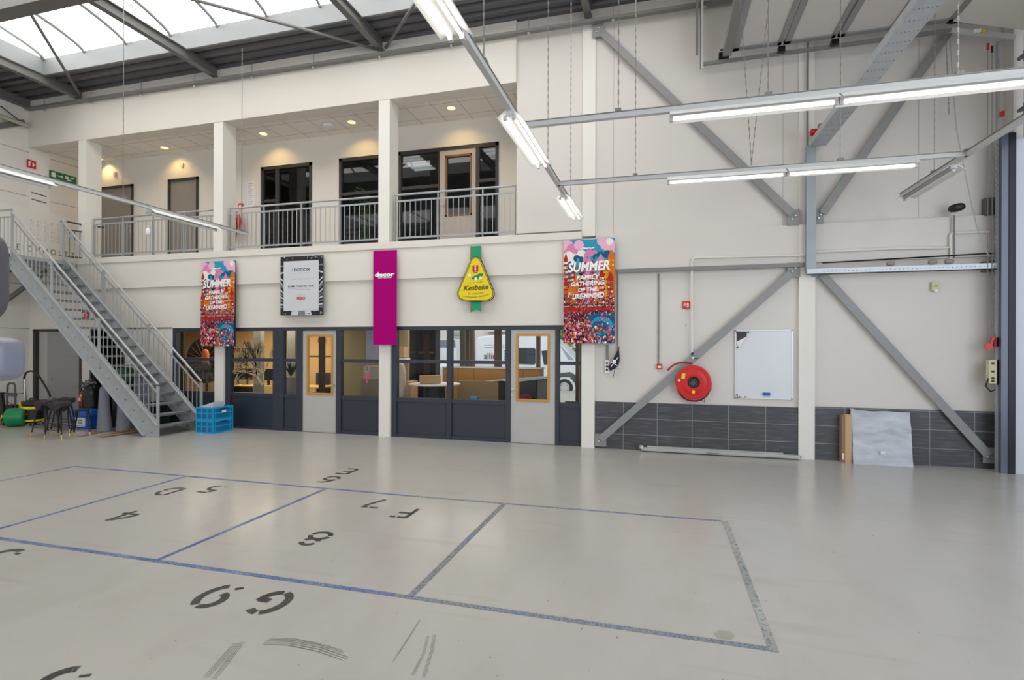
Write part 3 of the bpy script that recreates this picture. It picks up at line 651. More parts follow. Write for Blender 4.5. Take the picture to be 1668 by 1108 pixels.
mb.box((PX(684, Yb), Yb+0.3, 0), (PX(706, Yb), Yb+0.35, 2.33)); mb.box((PX(660, Yb), Yb, 2.33), (PX(709.5, Yb), Yb+0.35, 2.4)); mb.build('carcass', mat('black_wood', (24, 20, 18), 0.5), t)
mb = MB()
for z in (1.62, 0.8): mb.box((PX(663, Yb), Yb, z), (PX(709, Yb), Yb+0.3, z+0.06))
mb.build('shelf', STEEL, t)
B((PX(690, Yb), Yb-0.01, 0.2), (PX(699, Yb), Yb+0.1, 2.2)).build('brown_door', mat('dark_walnut', (84, 52, 34), 0.5, var=0.2, scale=3), t)
tag(B((PX(768, 10.1), 10.02, 0.74), (PX(779, 10.1), 10.14, .84)).build('blue_cup', mat('cup_blue', (30, 150, 196), 0.5)), 'small bright blue container at the window sill behind glass', 'container')
struct(B((PX(641), D+0.12, 0.0), (PX(829), D+0.32, 0.74)).build('trim_13', ANTHP))
tag(B((PX(916), D+0.3, 0.75), (PX(936), D+0.42, 0.79)).build('tablet', BLACK), 'black and teal slab behind the narrow right pane', 'device')
struct(B((PX(905), D+0.12, 0.0), (PX(948), D+0.45, 0.75)).build('trim_14', WHITE))
# left office content
t = thing('office_desk', 'pale wooden office desk with dark screens behind the tree window', 'desk', (PX(410, 12.2), 12.2, 0))
Yd = 12.2; a, c = PX(378, Yd), PX(520, Yd)
B((a, Yd, 0.72), (c, Yd+0.8, 0.75)).build('desktop', mat('light_oak', (206, 170, 112), 0.5), t)
for xx in (a+0.03, (a+c)/2, c-0.08): B((xx, Yd+0.05, 0), (xx+0.05, Yd+0.7, 0.72)).build('leg', BLACKM, t)
for i, px in enumerate((386, 401, 436, 450)):
    x = PX(px, Yd+0.3); t = thing('monitor', ('black computer screen, leftmost on the office desk', 'large black computer screen second on the office desk', 'black computer screen right of the grey column', 'small black screen at the right end of the desk')[i], 'monitor', (x, Yd+0.3, 0.75))
    hw = (0.16, 0.2, 0.17, 0.13)[i]
    B((x-hw, Yd+0.3, 0.88), (x+hw, Yd+0.33, 1.2 if i else 1.1)).build('screen', BLACK, t); B((x-0.03, Yd+0.32, 0.75), (x+0.03, Yd+0.36, 0.9)).build('stand', BLACKM, t); B((x-0.1, Yd+0.25, 0.75), (x+0.1, Yd+0.42, 0.762)).build('base', BLACKM, t)
struct(B((PX(413, 11.2), 11.2, 0), (PX(424, 11.2), 11.35, 2.62)).build('trim_15', mat('grey_post', (150, 150, 146), 0.6)))
struct(B((PX(519, 11.4), 11.4, 0), (PX(526, 11.4), 11.5, 2.62)).build('trim_16', mat('brown_post', (84, 74, 66), 0.6)))
struct(B((PX(468, 11.6), 11.6, 0), (PX(480, 11.6), 11.75, 2.62)).build('trim_17', mat('grey_post2', (168, 168, 160), 0.6)))
t = thing('armchair', 'dark low armchair seen behind the first glazed door', 'chair', (PX(512, 13.2), 13.2, 0))
B((PX(500, 13.2), 13.2, 0.0), (PX(540, 13.2), 13.7, 0.5)).build('seat', BLACK, t, bevel=0.03); B((PX(500, 13.2), 13.6, 0.5), (PX(540, 13.2), 13.8, 1.05)).build('backrest', mat('dark_fabric', (50, 46, 44), 0.9), t, bevel=0.03)
tag(B((PX(516, 13.9), 13.95, P(520, 559, 13.9).z), (PX(527, 13.9), 13.99, P(520, 551, 13.9).z)).build('red_wall_sign', mat('sign_red', (190, 52, 40), 0.6)), 'small red sign on the tan wall seen through the door', 'sign')
struct(B((PX(500, 13.98), 13.97, P(520, 581, 13.98).z), (PX(545, 13.98), 14.0, P(520, 579.5, 13.98).z)).build('trim_18', BROWN))
tag(B((PX(597, 12.4), 12.38, P(600, 586, 12.4).z), (PX(618, 12.4), 12.44, P(600, 538, 12.4).z)).build('wall_print', mat('print_blue', (172, 186, 214), 0.5, var=0.25, scale=5)), 'pale blue framed print on the olive wall', 'picture')
t = thing('side_cabinet', 'pale low cabinet with printer behind the pink dreamcatcher', 'cabinet', (PX(604, 11.6), 11.6, 0))
B((PX(588, 11.6), 11.6, 0), (PX(620, 11.6), 12.1, 1.05)).build('body', mat('sand_laminate', (150, 140, 118), 0.6), t); B((PX(590, 11.6), 11.65, 1.05), (PX(618, 11.6), 12.05, 1.35)).build('printer', mat('printer_grey', (186, 182, 168), 0.5), t)
t = thing('dreamcatcher', 'pink dreamcatcher ornament hanging inside the glass by the banner', 'ornament', (PX(598), D+0.15, 1.3))
c0 = P(598, 600.5, D+0.11); PK = mat('pink_yarn', (232, 96, 150), 0.8); PK2 = mat('pale_pink', (226, 170, 170), 0.7)
MB().tube([(c0.x+0.05*math.cos(a*PI/10), D+0.105, c0.z+0.07*math.sin(a*PI/10)) for a in range(20)], 0.006, 6, True).build('hoop', PK2, t)
MB().tube([(c0.x, D+0.105, c0.z+0.07), (c0.x, D+0.105, ZM0)], 0.002, 4).build('string', PK2, t)
for dx, dz in ((-0.055, -0.15), (0.055, -0.15), (0, -0.27), (-0.02, -0.2), (0.025, -0.2)):
    MB().superell((c0.x+dx, D+0.105, c0.z+dz), 0.028, 0.01, 0.035, 1.0, 10, 6).build('feather', PK, t)
    MB().tube([(c0.x+dx, D+0.105, c0.z+dz), (c0.x+dx*0.8, D+0.105, c0.z-0.05)], 0.003, 4).build('cord', PK2, t)
# tree drawing and letters on the glass
GREYD = mat('grey_window_film', (176, 156, 118), 0.7)
t = thing('window_drawing', 'brown tree drawing with hand lettering on the office glass', 'window drawing', (PX(400), D+0.05, 0.9))
random.seed(3); mb = MB()
def branch(x, z, a, L, wd, dep):
    x2, z2 = x+math.cos(a)*L, z+math.sin(a)*L
    if wd > 0.0035 and PX(376) < x2 < PX(443) and z2 < 1.98:
        mb.obox((x, D+0.05, z), (x2, D+0.05, z2), 0.002, wd, up=(0, 0, 1))
        for k in range(3 if dep < 4 else 2): branch(x2, z2, a+random.uniform(-0.75, 0.75), L*random.uniform(.7, .92), wd*.68, dep+1)
branch(PX(425), 0.98, 2.2, 0.25, 0.05, 0); branch(PX(428), 1.0, 1.7, 0.22, 0.035, 0); branch(PX(421), 1.2, 2.7, 0.2, 0.03, 1)
mb.build('tree', GREYD, t)
mb = MB()
for i in range(24): mb.box((PX(380)+i*0.028, D+0.049, 0.98), (PX(380)+i*0.028+0.006, D+0.051, 1.12+0.02*math.sin(i)))
mb.build('grass', GREYD, t)
mb = MB(); mb.text('AA', P(401, 562, D+0.045), (1, 0, 0), (0, 0, 1), 0.09, offset=0.01); mb.build('lettering', mat('film_black', (40, 36, 30), 0.7), t); mb = MB(); mb.text('NY CITY', P(396, 573, D+0.045), (1, 0, 0), (0, 0, 1), 0.085, offset=0.01); mb.build('lettering', mat('film_black', (40, 36, 30), 0.7), t)
# pot plant behind the narrow pane
t = thing('potted_plant', 'dark leafy plant in a pale pot behind the narrow pane', 'plant', (PX(474, 10.6), 10.6, 0))
MB().lathe((PX(474, 10.6), 10.6, 0), [(0.12, 0), (0.15, 0.1), (0.16, 1.0), (0.15, 1.12)], (0, 0, 1), 20).build('pot', mat('stone_pot', (150, 150, 146), 0.7), t, smooth=True)
mb = MB()
for i in range(26):
    a = random.uniform(0, 2*PI); L = random.uniform(.15, .38); z = 1.12; x = PX(474, 10.6)
    e = Vector((x+math.cos(a)*L*.6, 10.6+math.sin(a)*L*.6, z+L)); s0 = Vector((x, 10.6, z)); m_ = (e+s0)/2+Vector((0, 0, .04)); sd = Vector((-math.sin(a), math.cos(a), 0))*.02
    mb.add([s0, m_+sd, e, m_-sd], [(0, 1, 2), (0, 2, 3)])
mb.build('foliage', mat('dark_leaf', (40, 60, 36), 0.6), t)
# big black disc and seat seen in the leftmost pane
t = thing('round_wall_art', 'large round black wall decoration seen in the leftmost window', 'wall decoration', (PX(330, 11.4), 11.4, 1.2))
MB().lathe((PX(334, 11.4), 11.42, 1.45), [(0.6, 0), (0.6, 0.03)], (0, -1, 0), 36).build('disc', mat('disc_black', (30, 26, 22), 0.5), t)
for k in range(9):
    a = k*PI/9; MB().obox((PX(334, 11.4)-0.55*math.cos(a), 11.38, 1.45-0.55*math.sin(a)), (PX(334, 11.4)+0.55*math.cos(a), 11.38, 1.45+0.55*math.sin(a)), 0.01, 0.012).build('spoke', mat('bronze_rib', (110, 88, 56), 0.5), t)
t = thing('upholstered_stand', 'orange and black upholstered form seen in the leftmost window', 'ornament', (PX(337, 10.9), 10.9, 0))
MB().lathe((PX(337, 10.9), 10.9, 0), [(0.16, 0), (0.15, 0.05), (0.03, 0.1), (0.03, 1.1), (0.08, 1.15), (0.1, 1.35), (0.06, 1.42)], (0, 0, 1), 16).build('body', BLACK, t, smooth=True)
MB().superell((PX(337, 10.9), 10.86, 1.56), 0.09, 0.07, 0.19, 0.8, 14, 10).build('top', mat('burnt_orange', (196, 104, 52), 0.6), t, smooth=True)

# ================================================================== outside: van, trees, building
VY = 22.5
def VP_(px, py, Y=VY): return P(px, py, Y)
VW = mat('van_white', (226, 230, 234), 0.25); VG = mat('van_window', (52, 60, 66), 0.1)
zr, zb = VP_(860, 546).z, VP_(860, 636).z
t = thing('delivery_van', 'white delivery van parked outside, dark lettering on its side', 'van', (-4.2, VY, -0.03))
X = lambda px: PX(px, VY)
prof = [(777, 630), (775, 556), (779, 549), (800, 546), (880, 544), (895, 548), (908, 557), (926, 575), (938, 588), (948, 597), (956, 610), (960, 634), (935, 638)]
pts = [tuple(VP_(a, c)) for a, c in prof]
mb = MB(); mb.prism(pts, (0, 2.0, 0)); mb.build('body', VW, t, bevel=0.05)
def vpoly(nm, pp, m_, dy=-0.012, th=0.01, par=None):
    mb = MB(); mb.prism([tuple(Vector(VP_(a, c))+Vector((0, dy, 0))) for a, c in pp], (0, th, 0)); return mb.build(nm, m_, par or t)
vpoly('side_window', [(844, 567), (871, 567), (872.5, 570), (872.5, 592), (870, 594), (845, 593)], VG)
vpoly('door_window', [(882, 572), (895, 570), (908, 582), (914, 594), (886, 594)], VG)
vpoly('windscreen', [(911, 561), (917, 567), (936, 587), (926, 586)], mat('windscreen_glass', (150, 166, 176), 0.15))
vpoly('lower_cladding', [(779, 622), (905, 630), (906, 622), (914, 614), (928, 614), (936, 624), (938, 634), (960, 636), (960, 622), (948, 619), (940, 612), (928, 606), (912, 608), (902, 618), (779, 614)], mat('van_cladding', (84, 88, 92), 0.5))
for a, c in (((788, 562), (829, 562)), ((788, 600), (829, 600)), ((790, 566), (834, 566))):
    p0, p1 = VP_(*a), VP_(*c); MB().obox((p0.x, VY-0.01, p0.z), (p1.x, VY-0.01, p1.z), 0.01, 0.012).build('body_crease', mat('van_crease', (150, 156, 162), 0.5), t)
mb = MB(); mb.text('allin', VP_(788.5, 584.5)+Vector((0, -0.02, 0)), (1, 0, 0), (0, 0, 1), 0.26, align="L", offset=0.005); mb.build('lettering', mat('letter_dark', (50, 56, 60), 0.6), t)
mb = MB(); o_ = VP_(823, 582)
for k in range(5): mb.superell((o_.x, VY-0.02, o_.z-0.2+k*0.12), 0.045, 0.008, 0.045, 1, 10, 6)
mb.build('blue_mark', mat('brand_blue', (30, 150, 196), 0.6), t)
for px in (919.5, 800):
    c0 = VP_(px, 631.5); wr = 0.355
    wl_ = MB().lathe((c0.x, VY-0.03, c0.z), [(wr, -0.22), (wr+0.02, -0.1), (wr, 0.0), (wr-0.06, 0.01)], (0, -1, 0), 28).build('wheel', mat('tyre', (40, 40, 42), 0.7), t, smooth=True)
    mb = MB(); mb.lathe((c0.x, VY-0.045, c0.z), [(0.225, 0), (0.225, 0.015), (0.18, 0.025)], (0, -1, 0), 24); mb.build('hubcap', mat('hubcap', (196, 198, 198), 0.4), wl_)
    mb = MB()
    for k in range(10):
        a = 2*PI*k/10; mb.lathe((c0.x+0.172*math.cos(a), VY-0.07, c0.z+0.172*math.sin(a)), [(0.022, 0), (0.022, 0.004)], (0, -1, 0), 8)
    mb.build('vent_hole', BLACK, wl_)
t = thing('parked_car', 'white car parked outside left of the tree trunks', 'car', (PX(690, 20), 20, -0.03))
mb = MB(); mb.prism([tuple(P(a, c, 20)) for a, c in ((640, 640), (640, 598), (662, 592), (700, 590), (722, 600), (745, 604), (752, 612), (752, 640))], (0, 1.6, 0)); mb.build('body', VW, t, bevel=0.05)
mb = MB(); mb.prism([tuple(P(a, c, 19.98)) for a, c in ((650, 597), (664, 593), (698, 592), (714, 600))], (0, 0.01, 0)); mb.build('window', VG, t)
# pale box van front behind the left glazing
t = thing('white_truck', 'white box truck with grey windscreen standing outside at left', 'truck', (PX(725, 22), 22, -0.03))
mb = MB(); mb.prism([tuple(P(a, c, 22)) for a, c in ((712, 636), (712, 552), (742, 552), (745, 600), (745, 636))], (0, 2, 0)); mb.build('body', VW, t)
mb = MB(); mb.prism([tuple(P(a, c, 21.98)) for a, c in ((715, 554), (741, 554), (742, 566), (715, 566))], (0, 0.01, 0)); mb.build('window', mat('truck_glass', (120, 128, 136), 0.3), t)
def trunk(px, Y, r, lb):
    x = PX(px, Y); t = thing('tree', lb, 'tree', (x, Y, -0.03))
    MB().tube([(x, Y, -0.03), (x+0.03, Y, 1.5), (x-0.02, Y, 3.5), (x, Y, 5)], [r*1.15, r, r*.95, r*.85], 14).build('trunk', mat('tree_bark', (106, 98, 84), 0.9, var=0.35, scale=14, bump=0.5), t, smooth=True)
    mb = MB()
    for i in range(260):
        c0 = Vector((x+random.gauss(0, .3), Y+random.gauss(0, .3), 5.6+random.gauss(0, .4))); u = Vector((random.uniform(-1, 1), random.uniform(-1, 1), random.uniform(-1, 1))).normalized()*.12; v = u.orthogonal().normalized()*.06
        mb.add([c0-u, c0+v, c0+u, c0-v], [(0, 1, 2, 3)])
    mb.build('foliage', mat('tree_leaf', (96, 124, 62), 0.7, var=0.2), t)
trunk(754, 17.0, 0.125, 'grey tree trunk outside left of the window mullion'); trunk(768, 17.4, 0.105, 'grey tree trunk outside right of the window mullion')
struct(B((-30, 27, -0.2), (-4.5, 27.5, 7)).build('wall_street_facade', mat('street_facade', (236, 230, 216), 0.7)))
t = thing('shop_building', 'cream building across the street with grey shutters', 'building', (-14, 26.9, -0.1))
B((PX(795, 26.9), 26.6, 2.6), (PX(825, 26.9), 26.95, 6)).build('upper_box', mat('box_cream', (226, 224, 216), 0.6), t)
mb = MB()
for i in range(14): mb.box((PX(736, 26.9), 26.93, 0.3+i*0.3), (PX(748, 26.9), 26.97, 0.5+i*0.3))
mb.build('shutter', mat('shutter_grey', (170, 176, 180), 0.6), t)
t = thing('roadside_shrub', 'green shrubs behind the front of the white van', 'shrub', (PX(930, 25.5), 25.5, -0.1))
mb = MB()
for i in range(1500):
    px = random.uniform(892, 985); c0 = P(px, 560, 25.2+random.random()); c0.z = random.uniform(-0.1, 3.4); u = Vector((random.uniform(-1, 1), random.uniform(-1, 1), random.uniform(-1, 1))).normalized()*.13; v = u.orthogonal().normalized()*.08
    mb.add([c0-u, c0+v, c0+u, c0-v], [(0, 1, 2, 3)])
mb.build('foliage', mat('shrub_leaf', (128, 148, 84), 0.7, var=0.3, scale=2), t)

# ================================================================== GALLERY (upper floor)
def upz(px, py, Y=YC): return P(px, py, Y).z
def uwin(idx, seg, ztop, mull=[], bars=[], fm_=BROWN, panes=True, zbot=3.97):
    a, c, _ = seg; t = sempty('window_%d' % idx, ((a+c)/2, YC, zbot)); mb = MB(); k = 0.07
    mb.box((a, YC-0.02, zbot), (a+k, YC+0.1, ztop)); mb.box((c-k, YC-0.02, zbot), (c, YC+0.1, ztop)); mb.box((a, YC-0.02, ztop-0.08), (c, YC+0.1, ztop)); mb.box((a, YC-0.02, zbot), (c, YC+0.1, zbot+0.06))
    for m0, m1 in mull: mb.box((m0, YC-0.01, zbot), (m1, YC+0.09, ztop))
    for x0, x1, z in bars: mb.box((x0, YC-0.0, z-0.035), (x1, YC+0.08, z+0.035))
    mb.build('frame', fm_, t)
    if panes: MB().poly([(a+k, YC+0.03, zbot), (c-k, YC+0.03, zbot), (c-k, YC+0.03, ztop-.08), (a+k, YC+0.03, ztop-.08)]).build('pane', GLD, t)
    return t
def udoor(idx, seg, ztop, hpx):
    a, c, _ = seg; t = sempty('door_%d' % idx, ((a+c)/2, YC, 3.955)); mb = MB(); k = 0.06
    mb.box((a, YC-0.03, 3.955), (a+k, YC+0.1, ztop)); mb.box((c-k, YC-0.03, 3.955), (c, YC+0.1, ztop)); mb.box((a, YC-0.03, ztop-0.06), (c, YC+0.1, ztop)); mb.build('frame', BROWN, t)
    B((a+k, YC+0.01, 3.96), (c-k, YC+0.05, ztop-0.06)).build('leaf', DOORU, t)
    x = PX(hpx, YC); mb = MB(); mb.box((x-0.02, YC-0.0, 4.9), (x+0.02, YC+0.01, 5.1)); mb.tube([(x, YC, 5.03), (x, YC-0.05, 5.03), (x-0.12, YC-0.05, 5.03)], 0.01, 6); mb.build('handle', CHROME, t)
udoor(5, segs[0], zt[0], 212); udoor(6, segs[1], zt[1], 318)
uwin(8, segs[2], zt[2], [(PX(448, YC), PX(454, YC))], [(PX(428, YC), PX(450, YC), upz(440, 327))])
uwin(9, segs[3], zt[3], [], [(segs[3][0], segs[3][1], upz(600, 313))])
uwin(10, segs[4], zt[4], [(PX(713, YC), PX(716, YC)), (PX(774, YC), PX(780, YC))], [(segs[4][0], PX(713, YC), upz(680, 305)), (PX(780, YC), segs[4][1], upz(795, 293))])
t = sempty('door_7', (PX(745, YC), YC, 3.96)); a, c = PX(716, YC), PX(774.5, YC); g0, g1 = PX(724.5, YC), PX(768, YC); z0, z1 = upz(745, 352), upz(745, 252); zt7 = upz(745, 242)
mb = MB(); y = YC-0.005
mb.box((a, y, 3.97), (g0, y+0.035, zt7)); mb.box((g1, y, 3.97), (c, y+0.035, zt7)); mb.box((g0, y, 3.97), (g1, y+0.035, z0)); mb.box((g0, y, z1), (g1, y+0.035, zt7)); mb.build('leaf', mat('warm_grey_door', (184, 172, 160), 0.5), t)
mb = MB(); k = 0.04; mb.box((g0, y-.012, z0), (g0+k, y+.03, z1)); mb.box((g1-k, y-.012, z0), (g1, y+.03, z1)); mb.box((g0, y-.012, z0), (g1, y+.03, z0+k)); mb.box((g0, y-.012, z1-k), (g1, y+.03, z1)); mb.build('glazing_bead', mat('dark_oak_bead', (130, 92, 56), 0.5), t)
B((a+0.02, y-0.05, 5.02), (a+0.14, y-0.035, 5.04)).build('handle', CHROME, t)
# dark offices behind the upper glass
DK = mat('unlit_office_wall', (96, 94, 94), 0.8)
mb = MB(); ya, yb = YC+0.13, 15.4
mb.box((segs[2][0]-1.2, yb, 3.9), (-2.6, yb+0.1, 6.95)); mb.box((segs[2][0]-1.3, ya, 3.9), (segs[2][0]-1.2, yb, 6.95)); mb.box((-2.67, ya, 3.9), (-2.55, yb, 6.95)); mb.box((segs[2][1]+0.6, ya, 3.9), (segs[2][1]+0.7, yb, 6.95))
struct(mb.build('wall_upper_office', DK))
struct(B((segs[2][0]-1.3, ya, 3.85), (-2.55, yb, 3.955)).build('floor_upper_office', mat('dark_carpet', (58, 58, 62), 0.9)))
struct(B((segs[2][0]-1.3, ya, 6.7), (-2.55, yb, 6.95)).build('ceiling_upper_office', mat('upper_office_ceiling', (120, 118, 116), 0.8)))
for i, (px, Y, wdt) in enumerate(((678, 13.0, 1.2), (800, 12.3, 0.5))):
    x = PX(px, Y); t = thing('louvre_lamp', ('faintly glowing striped ceiling lamp behind the widest upper window', 'faintly glowing ceiling lamp behind the narrow upper window by the door')[i], 'ceiling lamp', (x, Y, 6.66))
    mb = MB()
    for k in range(6): mb.box((x-0.3, Y-0.5+k*0.19, 6.665), (x+0.3, Y-0.42+k*0.19, 6.7))
    mb.build('louvre', mat('louvre_white', (220, 220, 220), 0.4, emit=0.35), t)  # slats given a faint glow of their own
for i, (px, L) in enumerate(((668, 1.7), (745, 0.9), (798, 0.5))):
    Y = 12.9; x = PX(px, Y); t = thing('work_table', ('pale desk behind the left part of the widest upper window', 'pale desk behind the upper glazed door', 'pale desk behind the narrow upper window')[i], 'desk', (x, Y, 3.955))
    B((x-L/2, Y, 4.68), (x+L/2, Y+0.8, 4.71)).build('desktop', mat('desk_white', (214, 214, 212), 0.5), t)
    for s in (-1, 1): B((x+s*(L/2-0.06)-0.02, Y+0.05, 3.955), (x+s*(L/2-0.06)+0.02, Y+0.7, 4.68)).build('leg', BLACKM, t)
    B((x-0.3, Y+0.4, 4.78), (x+0.2, Y+0.43, 5.12)).build('screen', BLACK, t)
t = thing('potted_palm', 'tall palm in a terracotta pot behind the upper window', 'plant', (PX(596, 11.8), 11.8, 3.955))
x = PX(596, 11.8); MB().lathe((x, 11.8, 3.955), [(0.13, 0), (0.17, 0.3), (0.18, 0.32), (0.16, 0.34)], (0, 0, 1), 20).build('pot', mat('terracotta', (170, 96, 56), 0.8), t, smooth=True)
mb = MB()
for i in range(16):
    a = i*2.4; L = random.uniform(.35, .6); Hh = random.uniform(0.9, 1.7); base = Vector((x, 11.8, 4.2)); prev = base
    for k in range(1, 9):
        f = k/8; p = base+Vector((math.cos(a)*L*f**1.5, min(math.sin(a)*L*f**1.5, .5)*0.8, Hh*(1-(1-f)**2)-0.35*f**3)); mb.tube([prev, p], 0.006, 4)
        if k > 2:
            for s in (-1, 1):
                sd = Vector((-math.sin(a), math.cos(a), -0.5))*s*0.16; mb.add([p, p+sd*.5+Vector((0, 0, .02)), p+sd+Vector((math.cos(a), 0, 0))*.05, p+sd*.5-Vector((0, 0, .015))], [(0, 1, 2, 3)])
        prev = p
mb.build('fronds', mat('palm_leaf', (110, 132, 62), 0.6), t)
# downlights (lit), wall sensors and signs in the gallery
def downlight(px, py, lb, power=9):
    p = PZ(px, py, 6.905); t = thing('downlight', lb, 'ceiling light', (p.x, p.y, 6.88))
    MB().lathe((p.x, p.y, 6.89), [(0.10, 0), (0.105, 0.012), (0.075, 0.02)], (0, 0, 1), 24).build('trim_ring', WHITE, t)
    MB().lathe((p.x, p.y, 6.884), [(0.085, 0), (0.085, 0.005)], (0, 0, 1), 20).build('lamp', mat('warm_lamp', (255, 222, 160), 0.4, emit=1.3), t)
    l = bpy.data.lights.new('downlight_beam', 'SPOT'); l.energy = power*1.8; l.color = (1.0, 0.66, 0.24); l.spot_size = 2.2; l.spot_blend = 0.7; l.shadow_soft_size = 0.06
    o = bpy.data.objects.new('downlight_beam', l); C.objects.link(o); o.location = (p.x, p.y+0.05, 6.85); o.rotation_euler = (0.35, 0, 0)
for px, py, lb in ((268, 240, 'lit downlight above the two upper doors, seen through the first bay'), (429, 217, 'lit downlight above the first dark upper window'), (573, 198, 'lit downlight beside the round smoke detector'), (735, 175, 'lit downlight in the right gallery bay'), (161, 258, 'lit downlight just right of the leftmost gallery column')): downlight(px, py, lb)
p = PZ(535, 204, 6.905); tag(MB().lathe((p.x, p.y, 6.85), [(0.10, 0), (0.13, 0.02), (0.13, 0.055)], (0, 0, 1), 24).build('smoke_detector', WHITE, smooth=True), 'round white detector on the gallery ceiling', 'smoke detector')
for px, py, lb in ((188, 284, 'small wall sensor above the left upper door'), (298, 270, 'small wall sensor above the right upper door')):
    p = P(px, py, YC); tag(B((p.x-0.04, YC-0.04, p.z-0.05), (p.x+0.04, YC, p.z+0.05)).build('wall_sensor', mat('sensor_grey', (196, 188, 176), 0.5)), lb, 'sensor')
p = P(409, 318, YC); t = thing('notice_sheet', 'white printed notice on the gallery wall beside the column', 'notice', (p.x, YC, p.z-0.4))
B((p.x-0.12, YC-0.006, p.z-0.32), (p.x+0.1, YC, p.z+0.34)).build('sheet', PAPER, t)
mb = MB()
for k in range(11): mb.box((p.x-0.08, YC-0.008, p.z+0.28-k*0.05), (p.x+0.06-(k % 3)*0.03, YC-0.007, p.z+0.29-k*0.05))
mb.build('print', mat('print_grey', (150, 150, 152), 0.7), t)
p = P(393.5, 336, YC); t = thing('fire_call_point', 'small red alarm call point on the gallery wall', 'call point', (p.x, YC, p.z)); B((p.x-0.06, YC-0.05, p.z-0.06), (p.x+0.06, YC, p.z+0.06)).build('box', RED, t); B((p.x-0.03, YC-0.055, p.z-0.03), (p.x+0.03, YC-0.05, p.z+0.02)).build('plate', WHITE, t)
x = PX(379, 11.0); t = thing('upper_hose_reel', 'red hose reel on the gallery half hidden by the column', 'hose reel', (x, 11.0, 4.3))
MB().lathe((x-0.12, 11.1, 4.95), [(0.26, 0), (0.3, 0.02), (0.3, 0.12), (0.26, 0.14)], (0, -1, 0), 28).build('drum', mat('faded_red', (196, 62, 40), 0.4), t, smooth=True)
B((x-.2, 11.08, 4.7), (x-.05, YC, 5.1)).build('wall_bracket', STEEL, t)
MB().tube([(x+0.1, 10.95, 5.1), (x+0.16, 10.95, 4.8), (x+0.1, 10.95, 4.4), (x+0.02, 10.95, 4.2)], 0.02, 8).build('hose', DRED, t)

# ---- gallery railings
def gallery_rail(lb, x0, x1, posts, y=D+0.08):
    t = thing('gallery_railing', lb, 'railing', ((x0+x1)/2, y, 3.955), 'gallery railing bays')
    zb_ = 3.955
    MB().tube([(x0, y, zb_+0.98), (x1, y, zb_+0.98)], 0.022, 8).build('handrail', GALV, t)
    for z in (0.85, 0.10): MB().obox((x0, y, zb_+z), (x1, y, zb_+z), 0.012, 0.035).build('rail', GALV, t)
    for px in posts:
        mb = MB(); mb.box((px-0.006, y-0.03, zb_), (px+0.006, y+0.03, zb_+0.86)); mb.obox((px, y, zb_+0.8), (px, y, zb_+0.97), 0.02, 0.03); mb.box((px-0.04, y-0.05, zb_), (px+0.04, y+0.05, zb_+0.01)); mb.build('post', GALV, t)
    n = int((x1-x0)/0.115); src = None
    for i in range(1, n):
        x = x0+(x1-x0)*i/n
        if src is None:
            src = MB().box((x-0.006, y-0.006, zb_+0.10), (x+0.006, y+0.006, zb_+0.85)).build('baluster', GALV, t); sx = x
        else:
            o = src.copy(); C.objects.link(o); o.parent = t; o.location = (x-sx, 0, 0)
    return t
X = lambda p: PX(p, D+0.05)
gallery_rail('gallery railing bay before the two upper doors, left bay', X(150), X(348), [X(151), X(198), X(247), X(298)])
t = thing('oval_ornament', 'white oval egg shaped lamp tied to the left railing post', 'ornament', (X(243), D-0.0, 4.5)); MB().superell((X(244), D+0.0, 4.52), 0.06, 0.05, 0.1, 1.0, 16, 12).build('shell', WHITE, t, smooth=True); MB().tube([(X(244), D, 4.6), (X(247), D+0.05, 4.78)], 0.006, 5).build('strap', WHITE, t)
gallery_rail('gallery railing bay before the dark upper windows, middle bay', X(372), X(617), [X(372.5), X(428), X(489), X(552)])
gallery_rail('gallery railing bay before the widest upper window, right bay', X(641), X(839), [X(642), X(712), X(785), X(838)])
struct(B((-2.67, D-0.0, 3.955), (-1.43, D+0.02, 3.99)).build('shadow_gap_upper', BROWN))  # dark strip painted in for the shadow gap on the ledge

# ================================================================== STAIRCASE
t = thing('staircase', 'galvanised open tread steel staircase up to the gallery landing', 'staircase', (-9.8, 8.97, 0))
N0, N1 = Vector((-13.83, 0, 3.86)), Vector((-9.72, 0, 0.02)); dv = (N1-N0)   # pitch line
ys_ = (8.45, 9.5)
for yy in ys_:
    mb = MB(); off = Vector((0.0, yy, 0)); up = Vector((-dv.z, 0, dv.x)).normalized(); up = -up if up.z < 0 else up
    # plate stringer with vertical end at the foot
    a = N0+up*0.10; b_ = N0-up*0.22; e0 = N1+Vector((0.02, 0, 0.22)); e1 = Vector((N1.x+0.02, 0, 0.0)); e2 = Vector((N1.x-0.32, 0, 0.0))
    mb.prism([(a.x, yy-0.006, a.z), (e0.x, yy-0.006, e0.z), (e1.x, yy-0.006, e1.z), (e2.x, yy-0.006, e2.z), (b_.x-0.02, yy-0.006, b_.z)], (0, 0.012, 0))
    mb.obox((a.x, yy-0.03, a.z), (e0.x, yy-0.03, e0.z), 0.06, 0.012); mb.obox((b_.x, yy-0.03, b_.z), (e2.x, yy-0.03, e2.z+0.02), 0.06, 0.012)
    sg = mb.build('stringer', GALV, t)
    mb = MB()
    for k in range(18):
        p = N0+dv*(k+0.5)/18-up*0.05; mb.lathe((p.x, yy-0.006, p.z), [(0.014, 0), (0.014, 0.012)], (0, -1, 0), 6)
    mb.build('bolts', STEEL, sg)
NT = 18
tm = mat('tread_grating', (146, 149, 150), 0.5, 0.5, var=0.25, scale=60)
